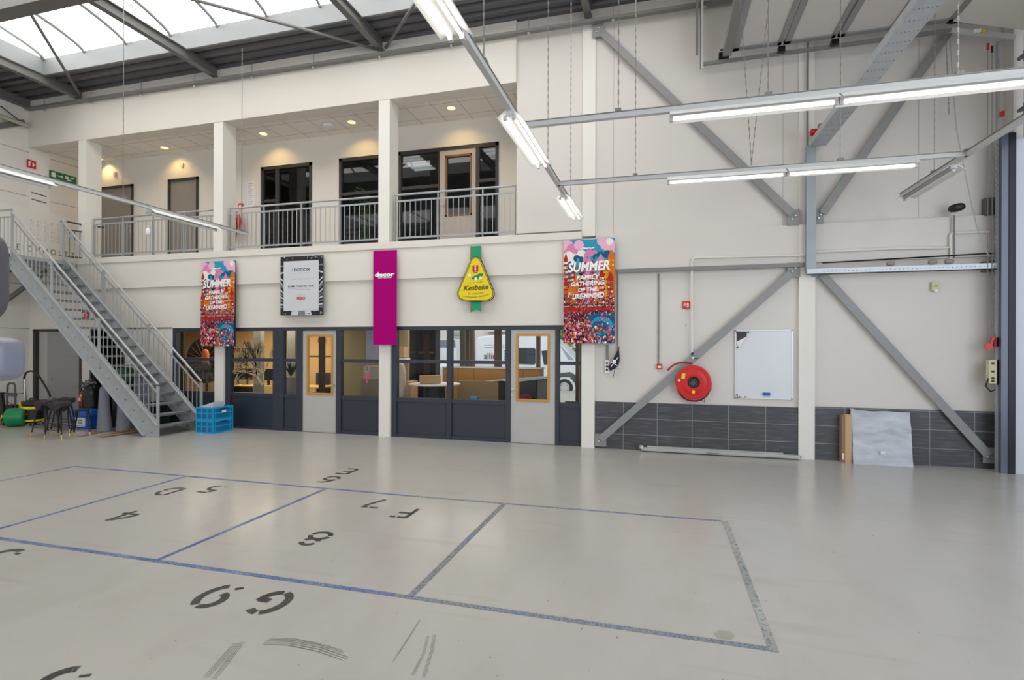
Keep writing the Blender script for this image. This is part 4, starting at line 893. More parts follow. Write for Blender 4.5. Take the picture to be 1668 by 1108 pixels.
for k in range(NT):
    x = N0.x+(N1.x-N0.x)*(k+0.55)/(NT+0.3); z = 3.86*(1-(k+1)/(NT+1))
    mb = MB(); mb.box((x-0.15, ys_[0]+0.01, z-0.03), (x+0.12, ys_[1]-0.01, z)); mb.box((x+0.11, ys_[0]+0.01, z-0.035), (x+0.125, ys_[1]-0.01, z+0.005)); tr = mb.build('tread', tm, t)
    mb = MB()
    for j in range(30): mb.box((x+0.124, ys_[0]+0.04+j*0.033, z-0.022), (x+0.127, ys_[0]+0.056+j*0.033, z-0.006))
    mb.build('grip_holes', mat('slot_dark', (60, 62, 64), 0.6), tr)
for yy, rp in ((ys_[0], [0.0, 0.29, 0.62, 1.0]), (ys_[1], [0.0, 0.31, 0.64, 1.0])):
    hz = 0.98; e = N1+Vector((0, 0, 0)); s_ = N0
    MB().tube([(s_.x-0.02, yy, s_.z+hz-0.04), (e.x, yy, e.z+hz+0.06)], 0.023, 10).build('handrail', GALV, t)
    MB().obox((s_.x, yy, s_.z+hz-0.2), (e.x, yy, e.z+hz-0.12), 0.012, 0.035).build('rail', GALV, t)
    MB().obox((s_.x, yy, s_.z+0.14), (e.x, yy, e.z+0.27), 0.012, 0.035).build('rail', GALV, t)
    for f in rp:
        p = s_+(e-s_)*f; MB().box((p.x-0.03, yy-0.012, max(p.z-0.1 if f < 1 else 0, 0)), (p.x+0.03, yy+0.012, p.z+hz+(0.03 if f == 1 else -0.05))).build('post', GALV, t)
    src = None; nb = 34
    for i in range(1, nb):
        p = s_+(e-s_)*i/nb
        if src is None: src = MB().box((p.x-0.006, yy-0.006, p.z+0.15), (p.x+0.006, yy+0.006, p.z+hz-0.18)).build('baluster', GALV, t); s0 = p
        else: o = src.copy(); C.objects.link(o); o.parent = t; o.location = (p.x-s0.x, 0, p.z-s0.z+0.07*i/nb)
# landing
t = thing('stair_landing', 'steel landing at the head of the stairs with railing to the left', 'landing', (-14.65, 9.1, 3.7))
mb = MB(); mb.box((XL+0.03, 8.42, 3.78), (N0.x+0.02, D, 3.86)); mb.box((XL+0.03, 8.42, 3.62), (N0.x-0.02, 8.46, 3.86)); mb.build('deck', GALV, t)
B((XL+0.03, 8.6, 3.5), (N0.x-0.1, 8.7, 3.78)).build('bearer', mat('dark_under', (70, 70, 72), 0.6), t)
MB().obox((N0.x-0.25, 9.3, 3.6), (XL+0.02, 9.3, 2.9), 0.06, 0.1).build('knee_brace', BEAM, t)
MB().tube([(XL+0.05, 8.45, 4.84), (N0.x+0.0, 8.45, 4.84)], 0.023, 8).build('handrail', GALV, t)
for z in (4.68, 4.0): MB().obox((XL+0.05, 8.45, z), (N0.x, 8.45, z), 0.012, 0.035).build('rail', GALV, t)
for i in range(1, 13): B((N0.x-i*0.125-0.006, 8.444, 4.0), (N0.x-i*0.125+0.006, 8.456, 4.68)).build('baluster', GALV, t)
MB().tube([(N0.x, 9.5, 4.84), (N0.x-0.25, 9.62, 4.84)], 0.023, 8).build('handrail', GALV, t)
MB().tube([(N0.x+0.12, 9.5, 4.80), (N0.x+0.12, D+0.1, 4.80), (N0.x+0.4, D+0.35, 4.8)], 0.02, 8).build('handrail', BROWN, t)
for z in (4.62, 3.98): MB().obox((N0.x+0.05, 9.55, z), (-13.62, D+0.1, z), 0.012, 0.03).build('rail', BROWN, t)
for i in range(5): B((N0.x+0.04+i*0.045, 9.6+i*0.09, 3.98), (N0.x+0.052+i*0.045, 9.61+i*0.09, 4.62)).build('baluster', BROWN, t)

# ================================================================== LIGHTING GRID
ZLg = 4.12
def trunking(lb, a, c, hooks):
    t = thing('light_trunking', lb, 'light trunking', (a[0], a[1], ZLg))
    MB().obox((a[0], a[1], ZLg+0.03), (c[0], c[1], ZLg+0.03), 0.055, 0.05).build('channel', LIGHTM, t)
    MB().obox((a[0], a[1], ZLg+0.058), (c[0], c[1], ZLg+0.058), 0.075, 0.008).build('flange', STEEL, t)
    for h in hooks: MB().obox((h[0]-0.03, h[1], ZLg+0.075), (h[0]+0.03, h[1], ZLg+0.075), 0.085, 0.03).build('hook_clip', STEEL, t)
    return t
def tube_light(lb, a, c, twin=True, on_=True):
    a = Vector((a[0], a[1], ZLg)); c = Vector((c[0], c[1], ZLg)); d = (c-a).normalized(); s = Vector((-d.y, d.x, 0)); z = Vector((0, 0, 1))
    t = thing('tube_light', lb, 'fluorescent light', tuple((a+c)/2), 'fluorescent fittings on the hanging trunking')
    MB().obox(a-z*.02, c-z*.02, 0.07, 0.05).build('housing', LIGHTM, t)
    for k in (-1, 1):
        mb = MB(); p = [a+s*k*.035+z*0.0, a+s*k*.12-z*.06, a+s*k*.125-z*.058, a+s*k*.04+z*.006]; mb.prism(p, c-a); mb.build('reflector', WHITE, t)
    for k in ((-1, 1) if twin else (0,)):
        MB().tube([a+d*.03+s*k*.045-z*.062, c-d*.03+s*k*.045-z*.062], 0.0135, 8).build('tube', TUBE if on_ else TUBE0, t)
        for e in (a+d*.012, c-d*.012): MB().obox(e+s*k*.045-z*.06-d*.012, e+s*k*.045-z*.06+d*.02, 0.034, 0.045).build('lamp_holder', LIGHTM, t)
    return t
x1 = -1.42
trunking('white lighting trunk running to the wall between the Kesbeke sign and right poster'.replace('Kesbeke', 'yellow'), (x1, 1.8), (x1, 9.35), [(x1, 6.8), (x1, 4.2), (x1, 8.6)])
tube_light('lit twin tube fitting at the top centre edge of the picture', (x1, 2.1), (x1, 3.6)); tube_light('lit twin tube fitting midway down the centre trunk', (x1, 4.97), (x1, 6.45)); tube_light('lit twin tube fitting nearest the wall, above the right poster', (x1, 7.9), (x1, 9.25))
trunking('long lighting trunk across the right side, upper and nearer one', (x1, 5.42), (4.9, 5.48), [(-0.42, 5.43), (0.95, 5.45), (2.45, 5.47)])
tube_light('lit fitting on the nearer cross trunk, its left half', (0.07, 5.44), (1.52, 5.45), False); tube_light('lit fitting on the nearer cross trunk, its right half', (1.54, 5.45), (3.0, 5.46), False)
trunking('long lighting trunk across the right side, lower and farther one', (x1, 7.5), (3.5, 7.6), [(-0.35, 7.52), (2.15, 7.57)])
tube_light('lit fitting on the farther cross trunk, its left half', (0.07, 7.53), (1.52, 7.56), False); tube_light('lit fitting on the farther cross trunk, its right half', (1.54, 7.56), (2.98, 7.59), False)
trunking('lighting trunk at far right running to the wall', (3.5, 4.5), (3.5, 9.4), [(3.5, 8.4), (3.5, 7.6)])
tube_light('fitting at the wall end of the far right trunk', (3.5, 7.9), (3.5, 9.3), False, False)
x5 = -8.25
trunking('lighting trunk at left crossing in front of the railing', (x5, 3.6), (x5, 9.2), [(x5, 6.55), (x5, 9.05)])
tube_light('fitting on the left trunk before the upper doors', (x5, 7.0), (x5, 8.4), False, False); tube_light('fitting on the left trunk at the left picture edge', (x5, 4.1), (x5, 5.5), False, False)
for x, y, tl in ((x1, 6.8, 0), (x1, 4.2, 0), (x1, 8.6, 0), (-0.42, 5.43, 0), (0.95, 5.45, 0), (2.45, 5.47, 0), (-0.35, 7.52, 0), (2.15, 7.57, 0), (3.5, 8.4, 0), (x5, 6.55, 0), (x5, 9.05, 0)):
    chain(x, y, ZLg+0.09, 7.95, 'thin link chain hanging from the roof to a lighting trunk', tilt=tl)
chain(1.12, 7.55, ZLg+0.09, 7.3, 'slanting link chain crossing the far trunk, right of centre', None, tilt=-0.2); chain(1.12, 7.55, ZLg+0.09, 7.3, 'slanting link chain opening to the right over the far trunk', None, tilt=0.3)

# ================================================================== BANNERS AND SIGNS on the wall
YB = D-0.14
def frame2(px0, py0, px1, py1, Y):   # rectangle on plane Y -> x0,z0,w,h
    a = P(px0, (py0), Y); c = P(px1, (py1), Y); return a.x, c.z, c.x-a.x, a.z-c.z
def summer_poster(name, lb, x0, z0, W_, H_, Y):
    t = thing(name, lb, 'poster', (x0+W_/2, Y, z0), 'illustrated summer posters')
    B((x0, Y, z0), (x0+W_, Y+0.02, z0+H_)).build('panel', mat('poster_base', (60, 40, 70), 0.5), t)
    rnd = random.Random(11); cols = [(52, 150, 180), (232, 176, 204), (176, 44, 32), (220, 112, 28), (226, 160, 44), (204, 70, 120), (34, 52, 92), (238, 230, 222), (84, 24, 36), (24, 92, 132), (110, 48, 112), (84, 160, 176), (214, 134, 172), (24, 22, 34)]
    ms = [mat('poster_ink_%d' % i, c, 0.7, spec=0.15) for i, c in enumerate(cols)]
    mb = MB(); layer = [0]
    def pt(u, v): return (x0+u*W_, Y-0.001-layer[0]*0.00004, z0+v*H_)
    def pl(pp, m):
        layer[0] += 1; mb.m = m; mb.poly([pt(*p) for p in pp])
    def rc(u0, v0, u1, v1, m): pl([(u0, v0), (u1, v0), (u1, v1), (u0, v1)], m)
    def ds(u, v, r, m, n=10, sy=0.49):
        pp = [(min(max(u+r*math.cos(2*PI*k/n), 0), 1), min(max(v+r*sy*math.sin(2*PI*k/n), 0), 1)) for k in range(n)]; pl(pp, m)
    rc(0, 0.74, 1, 1, 0)
    for u, v, r in ((.05, .93, .16), (.18, .9, .14), (.3, .95, .1), (.08, .86, .12), (.85, .95, .14), (.97, .92, .12), (.75, .98, .1), (.5, .87, .08), (.6, .86, .07)): ds(u, v, r, 1 if v > .9 else 12)
    for u, v, r in ((.1, .84, .11), (.2, .82, .1), (.35, .86, .09), (.9, .97, .07)): ds(u, v, r, 7)
    for u, v, r in ((.26, .82, .07), (.34, .81, .06), (.63, .83, .06), (.72, .84, .08), (.86, .85, .08)): ds(u, v, r, 9)
    def house(u0, u1, vt, m, wm, gable=0):
        rc(u0, .36, u1, vt, m); c = (u0+u1)/2; g = (u1-u0)
        if gable == 0: pl([(u0, vt), (u1, vt), (c+g*.2, vt+.035), (c+g*.2, vt+.055), (c-g*.2, vt+.055), (c-g*.2, vt+.035)], m)
        elif gable == 1: pl([(u0, vt), (u1, vt), (c, vt+.06)], m)
        else: pl([(u0+g*.1, vt), (u1-g*.1, vt), (u1-g*.25, vt+.03), (c+g*.15, vt+.04), (c-g*.15, vt+.04), (u0+g*.25, vt+.03)], m)
        v = vt-.03
        while v > .40:
            for k in range(2 if g < .17 else 3):
                uu = u0+g*(k+.5)/(2 if g < .17 else 3); rc(uu-.018, v-.02, uu+.018, v, wm); rc(uu-.012, v-.017, uu+.012, v-.003, rnd.choice([4, 6, 9, 7]))
            v -= .045
    for a in ((0, .08, .82, 2, 7, 1), (.08, .17, .74, 9, 4, 0), (.15, .27, .70, 2, 7, 0), (.24, .33, .77, 11, 6, 0), (.31, .41, .73, 8, 4, 2), (.38, .47, .81, 12, 6, 0), (.45, .56, .78, 12, 7, 0), (.54, .63, .74, 2, 7, 0), (.60, .68, .79, 0, 4, 2), (.66, .80, .80, 12, 10, 1), (.78, .88, .74, 4, 2, 0), (.87, 1, .83, 3, 4, 0), (.7, .8, .66, 2, 7, 0), (.5, .6, .64, 5, 6, 0), (.2, .3, .60, 3, 2, 0), (.0, .09, .58, 2, 4, 0), (.09, .2, .52, 3, 7, 0), (.86, .98, .62, 2, 4, 0), (.33, .44, .56, 2, 7, 0), (.6, .7, .55, 3, 7, 0)): house(*a)
    rc(0, .30, 1, .375, 13); rc(0, .30, 1, .35, 2); rc(0, .355, 1, .36, 7)
    pl([(.4, 0.0), (1, 0.0), (1, .29), (.75, .30), (.5, .27), (.42, .2), (.5, .12)], 9); ds(.75, .17, .22, 0, 20, .4); ds(.72, .16, .16, 9, 20, .35)
    pl([(.35, .27), (.6, .3), (1, .3), (1, .315), (.55, .315)], 6)
    rc(0, 0, .42, .3, 8)
    for i in range(2100):
        u, v = rnd.random(), rnd.random()*.46
        wt = (u > .5 and v < .27)
        if wt and rnd.random() > (.5 if v < .07 else .2): continue
        if .30 < v < .345 and rnd.random() > .2: continue
        s = rnd.uniform(.007, .020)*(1.5 if v < .2 else .8)
        a = rnd.random()*PI; n = rnd.choice([5, 6, 7, 8]); m = rnd.choice([2, 2, 3, 3, 5, 12, 1, 10, 2, 8, 8, 13, 13, 5, 4, 6, 7] if not wt else [2, 12, 3, 5, 9, 7, 6])
        mb.m = m; yy = Y-0.001-layer[0]*0.00004-0.001-0.000005*i
        mb.poly([(x0+min(max(u+s*math.cos(a+2*PI*k/n)*(1 if k % 2 else .7), 0), 1)*W_, yy, z0+min(max(v+s*.5*math.sin(a+2*PI*k/n)*(1 if k % 3 else 1.5), 0), 1)*H_) for k in range(n)])
        if rnd.random() < .25: mb.m = 7; mb.poly([(x0+min(max(u+s*.35*math.cos(2*PI*k/6), 0), 1)*W_, yy-.000004, z0+min(v+s*.5+s*.18*math.sin(2*PI*k/6), 1)*H_) for k in range(6)])
    mb.build('artwork', ms, t)
    mb = MB(); tx = lambda s, u, v, h, wd, sh=0.18: mb.text(s, (x0+u*W_, Y-0.04, z0+v*H_), (1, 0.0, 0.04), (0, 0, 1), h*H_, width=wd*W_, offset=0.03, shear=sh)
    tx('SUMMER', .50, .695, .085, .82); tx('FAMILY', .49, .615, .038, .46); tx('GATHERING', .48, .555, .04, .66); tx('OF THE', .48, .497, .038, .38); tx('LIKE-MINDED', .49, .435, .045, .62)
    mb.build('lettering', mat('poster_white', (250, 248, 244), 0.5), t); mb = MB(); tx('decor', .49, .905, .022, .29, 0); mb.build('brand_lettering', mat('poster_white', (250, 248, 244), 0.5), t); B((x0+.1, Y+.02, z0+H_*.6), (x0+W_-.1, D, z0+H_*.63)).build('wall_batten', STEEL, t)
    return t
x0, z0, W_, H_ = frame2(918.5, 392, 1001, 559.5, YB)
pr = summer_poster('illustrated_poster', 'tall colourful summer poster, larger looking one left of the white pipe', x0, z0, W_, H_, YB)
x0b, z0b, Wb, Hb = frame2(328.5, 427, 383, 564, YB)
k = thing('illustrated_poster', 'tall colourful summer poster hanging nearest the stairs', 'poster', (x0b+Wb/2, YB, z0b), 'illustrated summer posters')
for ch in pr.children:
    c = ch.copy(); C.objects.link(c); c.parent = k; c.scale = (Wb/W_, 1, Hb/H_)
pr['label'] = 'tall colourful summer poster at the right end of the glazing'; 
# black and white picture with white card
x0, z0, W_, H_ = frame2(457, 419, 525.5, 513, YB)
t = thing('event_poster', 'black and white framed poster with a large white text card', 'poster', (x0+W_/2, YB, z0))
B((x0, YB, z0), (x0+W_, YB+0.03, z0+H_)).build('panel', mat('poster_black', (26, 26, 28), 0.4), t); B((x0+.1, YB+.03, z0+H_*.6), (x0+W_-.1, D, z0+H_*.63)).build('wall_batten', STEEL, t)
rnd = random.Random(5); mb = MB(); y = YB-0.002
for i in range(34):
    u = rnd.random(); v = rnd.choice([rnd.uniform(.94, .99), rnd.uniform(0.0, .07)]); s = rnd.uniform(.01, .03)
    mb.m = rnd.choice([0, 1]); mb.poly([(x0+min(u+s, 1)*W_, y, z0+min(v, 1)*H_), (x0+min(u+s*2, 1)*W_, y, z0+min(v+s, 1)*H_), (x0+min(u+s*.6, 1)*W_, y, z0+min(v+s*.8, 1)*H_)])
for s in (0, 1):
    U = (lambda u: u) if s == 0 else (lambda u: 1-u)
    for v, dv_, m in ((.62, -.06, 1), (.55, -.08, 1), (.5, -.07, 0), (.42, -.06, 1), (.36, -.05, 0), (.3, -.03, 1), (.24, -.02, 0), (.17, .0, 1), (.12, .01, 0), (.83, .0, 0), (.70, .03, 1)):
        mb.m = m; mb.poly([(x0+U(0.0)*W_, y-.0002, z0+v*H_), (x0+U(.09)*W_, y-.0002, z0+(v+dv_)*H_), (x0+U(.09)*W_, y-.0002, z0+(v+dv_+.018)*H_), (x0+U(0)*W_, y-.0002, z0+(v+.03)*H_)])
mb.m = 1; mb.poly([(x0+.25*W_, y, z0), (x0+.75*W_, y, z0), (x0+.72*W_, y, z0+.075*H_), (x0+.28*W_, y, z0+.075*H_)]); mb.m = 0; mb.poly([(x0+.42*W_, y-.0003, z0), (x0+.6*W_, y-.0003, z0), (x0+.58*W_, y-.0003, z0+.075*H_), (x0+.44*W_, y-.0003, z0+.075*H_)])
mb.build('photo_pattern', [mat('photo_grey', (120, 124, 128), 0.5), mat('photo_light', (206, 208, 210), 0.5)], t)
B((x0+.08*W_, YB-0.006, z0+.075*H_), (x0+.91*W_, YB-0.002, z0+.92*H_)).build('card', mat('card_white', (206, 208, 212), 0.5), t)
def line(mb, s, u, v, h, wd, off=0.0, sh=0): mb.text(s, (x0+u*W_, YB-0.0075, z0+v*H_), (1, 0, 0), (0, 0, 1), h*H_, width=wd*W_, offset=off, shear=sh)
mb = MB(); line(mb, 'DECOR', .52, .745, .05, .38, .02, 0); line(mb, 'KIM FEENSTRA', .5, .475, .032, .62, .012); 
mb.box((x0+.285*W_, YB-0.008, z0+.745*H_), (x0+.293*W_, YB-0.007, z0+.80*H_)); mb.build('lettering', mat('ink_dark', (44, 44, 52), 0.6), t)
mb = MB(); line(mb, 'A M S T E R D A M', .5, .705, .012, .42); line(mb, 'WALL CAREER GALLERY', .5, .605, .014, .42); line(mb, 'AMSTERDAM BUSINESS', .5, .425, .012, .40); line(mb, 'POWERED BY', .5, .335, .010, .2); line(mb, 'GROUP', .5, .235, .009, .09)
mb.box((x0+.16*W_, YB-0.008, z0+.452*H_), (x0+.86*W_, YB-0.007, z0+.454*H_)); mb.build('small_print', mat('ink_grey', (150, 150, 156), 0.6), t)
mb = MB(); line(mb, 'FEBO', .5, .265, .042, .2, .04); mb.build('red_logo', mat('ink_red', (196, 40, 36), 0.6), t)
# magenta banner
x0, z0, W_, H_ = frame2(608, 409, 645.5, 562, YB)
t = thing('magenta_banner', 'tall plain magenta banner with small white lettering', 'banner', (x0+W_/2, YB, z0))
B((x0, YB, z0), (x0+W_, YB+0.02, z0+H_)).build('panel', mat('magenta', (168, 0, 112), 0.8, spec=0.1), t); B((x0+.1, YB+.02, z0+H_*.6), (x0+W_-.1, D, z0+H_*.62)).build('wall_batten', STEEL, t)
mb = MB(); line(mb, 'decor', .5, .725, .042, .84, .045); line(mb, 'AMSTERDAM', .5, .705, .010, .58, .02); mb.build('lettering', mat('banner_white', (250, 246, 248), 0.5), t)
# yellow drop sign with green ribbon
t = thing('drop_shaped_sign', 'yellow drop shaped sign on a green ribbon', 'sign', (P(776, 492, YB).x, YB, P(776, 508, YB).z))
R1 = lambda px, py, dy=0: tuple(P(px, py, YB)+Vector((0, dy, 0)))
GRN = mat('ribbon_green', (0, 150, 98), 0.6, var=0.06, scale=40)
rb = MB().prism([R1(767.5, 401.5), R1(783, 400.5), R1(783, 508), R1(775.5, 503.5), R1(768, 508.5)], (0, 0.012, 0)).build('ribbon', GRN, t)
mb = MB()
for a, c in ((766.3, 768), (782.6, 784)): mb.prism([R1(a, 401, -.001), R1(c, 401, -.001), R1(c, 508.5, -.001), R1(a, 508.5, -.001)], (0, 0.012, 0))
mb.build('ribbon_edge', mat('ribbon_brown', (130, 106, 64), 0.6), rb)
def drop(k, dy, th=0.02):
    # rounded triangle outline about (775.7, 462)
    cx, cyy = 775.7, 460; pts = []
    arcs = [((775.7, 428.5), 10.0, 205, 335), ((793.5, 478.5), 12.3, -25, 80), ((757.5, 478.5), 12.3, 100, 205)]
    for (ax, ay), r, a0, a1 in arcs:
        r = r-k
        for i in range(9):
            a = math.radians(a0+(a1-a0)*i/8); pts.append((ax+r*math.cos(a), ay+r*math.sin(a)))
        if a1 == 80: 
            for i in range(1, 6):
                f = i/6; b0 = (793.5+r*math.cos(math.radians(80)), 478.5+r*math.sin(math.radians(80))); pts.append((b0[0]+(757.5*1-b0[0]+r*math.cos(math.radians(100)))*f, b0[1]+1.2*math.sin(PI*f)))
    mb = MB(); mb.prism([R1(a, c, dy) for a, c in pts], (0, th, 0)); return mb
p = P(775, 470, YB); B((p.x-.05, YB+.012, p.z-.02), (p.x+.05, D, p.z+.02)).build('wall_bracket', STEEL, t)
drop(0, -0.02, 0.03).build('edge_outer', mat('sign_black', (26, 26, 22), 0.5), t)
drop(0.9, -0.022, 0.01).build('edge_gold', mat('sign_gold', (206, 184, 70), 0.5), t)
drop(1.9, -0.024, 0.01).build('edge_inner', mat('sign_black', (26, 26, 22), 0.5), t)
fcx = drop(2.8, -0.026, 0.01).build('face', mat('sign_yellow', (232, 208, 8), 0.5), t)
mb = MB(); mb.prism([R1(770.3, 433, -.029), R1(780, 432.5, -.029), R1(780, 441, -.029), R1(778.5, 444, -.029), R1(775.2, 445.5, -.029), R1(771.8, 444, -.029), R1(770.3, 441, -.029)], (0, .002, 0)); mb.build('red_shield', mat('shield_red', (190, 24, 30), 0.5), t)
mb = MB()
for py in (434.8, 438.6, 442.4): mb.poly([R1(774, py-1.1, -.0305), R1(776.3, py-1.1, -.0305), R1(776.3, py+1.1, -.0305), R1(774, py+1.1, -.0305)])
mb.build('shield_squares', WHITE, t)
mb = MB(); mb.m = 0
for a, c, r in ((774, 452, 5.5), (781, 449, 6), (777.5, 452, 5)):
    p = P(a, c, YB-.03); mb.superell((p.x, YB-.03, p.z), r*.0126, .004, .036, 1.0, 14, 8, X=(.94, 0, .34), Z=(-.34, 0, .94))
for a, c in ((764.5, 449), (775, 454.5), (782.5, 453)):
    mb.m = 1; p = P(a, c, YB-.034); mb.superell((p.x, YB-.034, p.z), .032, .004, .032, 1.0, 12, 8)
mb.build('pickles_picture', [mat('pickle_green', (20, 130, 66), 0.5), mat('onion_white', (236, 236, 224), 0.5)], t)
mb = MB(); mb.text('Kesbeke', R1(776, 472.5, -.029), (1, 0, .045), (0, 0, 1), 0.095, width=(P(796.5, 470, YB).x-P(755.5, 470, YB).x), offset=0.02, shear=0.28); mb.build('lettering', mat('ink_brown', (66, 50, 20), 0.6), t)
mb = MB(); tw = lambda a, c: P(c, 470, YB).x-P(a, 470, YB).x
mb.text('Sinds 1948', R1(775, 461.5, -.029), (1, 0, .04), (0, 0, 1), 0.022, width=tw(763, 786), shear=.2); mb.text('De enige echte', R1(775.3, 479.5, -.029), (1, 0, .04), (0, 0, 1), 0.03, width=tw(762.5, 787.5), shear=.25, arc=.25, offset=.01); mb.text('Amsterdamse Tafelzuren', R1(776, 485, -.029), (1, 0, .04), (0, 0, 1), 0.03, width=tw(754.5, 797.5), shear=.25, arc=.5, offset=.01)
mb.build('small_print', mat('ink_olive', (150, 118, 10), 0.6), t)
# big white wall banner on the left wall
t = thing('brand_banner', 'large white banner with spaced lettering on the left wall', 'banner', (XL+0.03, 9.9, 3.95))
QX = lambda px, py: on(px, py, 0, XL+0.03)
a, c = QX(-40, 330), QX(129, 358)
B((XL+0.018, 8.6, 3.9), (XL+0.03, 11.1, 5.3)).build('sheet', mat('banner_cloth', (226, 222, 214), 0.6), t)
mb = MB(); mb.text('EICHHOLTZ', (XL+0.034, 10.23, 4.22), (0, 1, 0), (0, 0, 1), 0.15, width=1.36, offset=-0.004, spacing=1.5); mb.text('GALLERY AMSTERDAM', (XL+0.034, 10.22, 4.03), (0, 1, 0), (0, 0, 1), 0.075, width=1.1, spacing=1.4)
mb.build('lettering', mat('ink_charcoal', (70, 68, 66), 0.6), t)
mb = MB()
for i in range(7):
    for j in range(5):
        yy, zz = 9.85+i*0.16, 4.55+j*0.11-i*0.0; mb.box((XL+0.03, yy, zz), (XL+0.034, yy+0.1, zz+0.004)); mb.box((XL+0.03, yy, zz+0.05), (XL+0.034, yy+0.06+0.03*((i+j) % 2), zz+0.055)); 
        if (i+j) % 3: mb.box((XL+0.03, yy, zz), (XL+0.034, yy+0.004, zz+0.06))
mb.build('drawing_lines', mat('ink_pale', (164, 162, 158), 0.6), t)
mb = MB()
for z in (5.55, 5.72): mb.obox((XL+0.02, 9.88, z+0.02), (XL+0.02, 10.22, z-0.0), 0.01, 0.018)
tag(mb.build('wall_dashes', BLACK), 'two short black lines on the left wall above the banner', 'wall marking')
# safety signs
def pict(name, lb, px, py, hw, hh, Y, base, marks, side=None):
    if side: p = QX(px, py); mk = lambda u, v, d: (XL+0.035+d, p.y+u, p.z+v)
    else: p = P(px, py, Y); mk = lambda u, v, d: (p.x+u, Y-d, p.z+v)
    t = thing(name, lb, 'safety sign', tuple(p))
    def bx(u0, v0, u1, v1, d0, d1):
        a, c = mk(u0, v0, d0), mk(u1, v1, d1); return MB().box(a, c)
    bx(-hw, -hh, hw, hh, 0.0, 0.006).build('plate', base, t)
    mb = MB()
    for u0, v0, u1, v1 in marks: a, c = mk(u0*hw, v0*hh, .0065), mk(u1*hw, v1*hh, .0085); mb.box(a, c)
    mb.build('symbol', WHITE, t); return t
flame = [(-.7, -.6, -.3, .6), (-.3, .4, 0, .6), (.2, -.6, .45, .5), (.45, -.2, .75, .1)]
pict('fire_sign', 'red fire hose sign above the white pipe on the right wall', 1118, 497, 0.065, 0.065, D-0.02, RED, [(-.7, -.3, -.1, -.1), (-.7, .1, -.1, .3), (-.5, -.3, -.3, .6), (.1, -.6, .6, -.3), (.3, -.3, .6, 0), (.1, 0, .6, .5)])
pict('fire_sign', 'red fire sign high on the left wall corner', 51, 267.5, 0.10, 0.10, 0, RED, flame, True)
pict('fire_sign', 'red fire sign seen between the stair treads', 139, 513, 0.11, 0.09, D-0.02, RED, flame)
pict('exit_sign', 'green emergency exit sign on the wall left of the first column', 102.5, 289, 0.34, 0.10, 0, mat('exit_green', (0, 110, 66), 0.5), [(-.85, -.6, -.55, .6), (-.45, -.1, -.05, .12), (-.15, -.3, -.02, .3), (.15, -.2, .4, .5), (.3, -.6, .6, -.2), (.55, .2, .8, .6)], True)

# ================================================================== RIGHT WALL GEAR
YW = D-0.02
rc_ = P(1129.5, 623, D-0.2); t = thing('fire_hose_reel', 'large red fire hose reel on the white wall', 'hose reel', (rc_.x, D-0.1, rc_.z-0.33))
R0 = 0.292
MB().lathe((rc_.x, D-0.04, rc_.z), [(R0-.02, 0), (R0, 0.01), (R0, 0.02), (R0-.08, 0.03), (R0-.1, 0.1), (R0-.08, 0.12), (R0-.01, 0.125), (R0, 0.135), (R0-.006, 0.15), (R0-.03, 0.155), (R0-.07, 0.145), (R0-.09, 0.150), (0.12, 0.160), (0.10, 0.155), (0.0, 0.155)], (0, -1, 0), 64).build('drum', RED, t, smooth=True)
hub = MB().lathe((rc_.x+.005, D-0.19, rc_.z), [(0.095, 0), (0.098, 0.02), (0.085, 0.035), (0.07, 0.03), (0.066, 0.022), (0, 0.022)], (0, -1, 0), 32).build('hub', BLACK, t, smooth=True)
mb = MB()
for k in range(3):
    a = k*PI/3+.3; mb.obox((rc_.x+.005-.06*math.cos(a), D-0.214, rc_.z-.06*math.sin(a)), (rc_.x+.005+.06*math.cos(a), D-0.214, rc_.z+.06*math.sin(a)), .006, .012)
mb.build('hub_ribs', mat('hub_grey', (96, 98, 100), 0.4), hub)
yf = D-0.2
mb = MB(); mb.obox((rc_.x-0.17, yf, rc_.z+0.06), (rc_.x-0.16, yf, rc_.z+0.15), 0.004, 0.058, up=(1, 0, 0)); mb.lathe((rc_.x, yf+.01, rc_.z-0.165), [(0.028, 0), (0.028, 0.01)], (0, -1, 0), 18); mb.build('yellow_stickers', YEL, t)
B((rc_.x-0.25, yf+.0, rc_.z+0.01), (rc_.x-0.22, yf+.01, rc_.z+0.05)).build('white_sticker', WHITE, t)
MB().tube([tuple(P(a, c, D-0.12)) for a, c in ((1128, 592), (1115, 590.5), (1105, 591.5), (1098, 594), (1093, 598), (1090, 601))], 0.014, 8).build('hose', DRED, t, smooth=True)
MB().tube([tuple(P(a, c, D-0.12)) for a, c in ((1093, 597.5), (1087.5, 603.5))], [0.014, 0.024], 10).build('nozzle', mat('nozzle_red', (170, 30, 30), 0.5), t)
MB().tube([tuple(P(a, c, D-0.10)) for a, c in ((1103, 632), (1106, 640), (1113, 648), (1122, 652.5), (1133, 653.5), (1143, 651), (1151, 645), (1157, 634), (1158.5, 624))], 0.015, 8).build('hose', DRED, t, smooth=True)
MB().tube([tuple(P(a, c, D-0.13)) for a, c in ((1142, 649), (1147, 650), (1148, 656), (1143, 653), (1142, 649))], 0.007, 6).build('tie', BLACK, t)
mb = MB(); p = P(1128, 577, D-0.08); mb.tube([(p.x, D-0.08, p.z+.1), (p.x, D-0.08, p.z-.16)], 0.013, 8); mb.lathe((p.x, D-0.08, p.z-.02), [(0.022, 0), (0.022, .04)], (0, 0, 1), 10); mb.build('valve_pipe', BLACKM, t)
p = P(1131, 584, D-0.1); mb = MB(); mb.tube([(p.x-.01, D-.1, p.z), (p.x+.06, D-.12, p.z)], 0.008, 6); mb.build('valve_lever', mat('lever_blue', (30, 50, 110), 0.4), t); MB().superell((p.x-.02, D-.08, p.z), .028, .028, .03, .7, 12, 8).build('valve', CHROME, t)
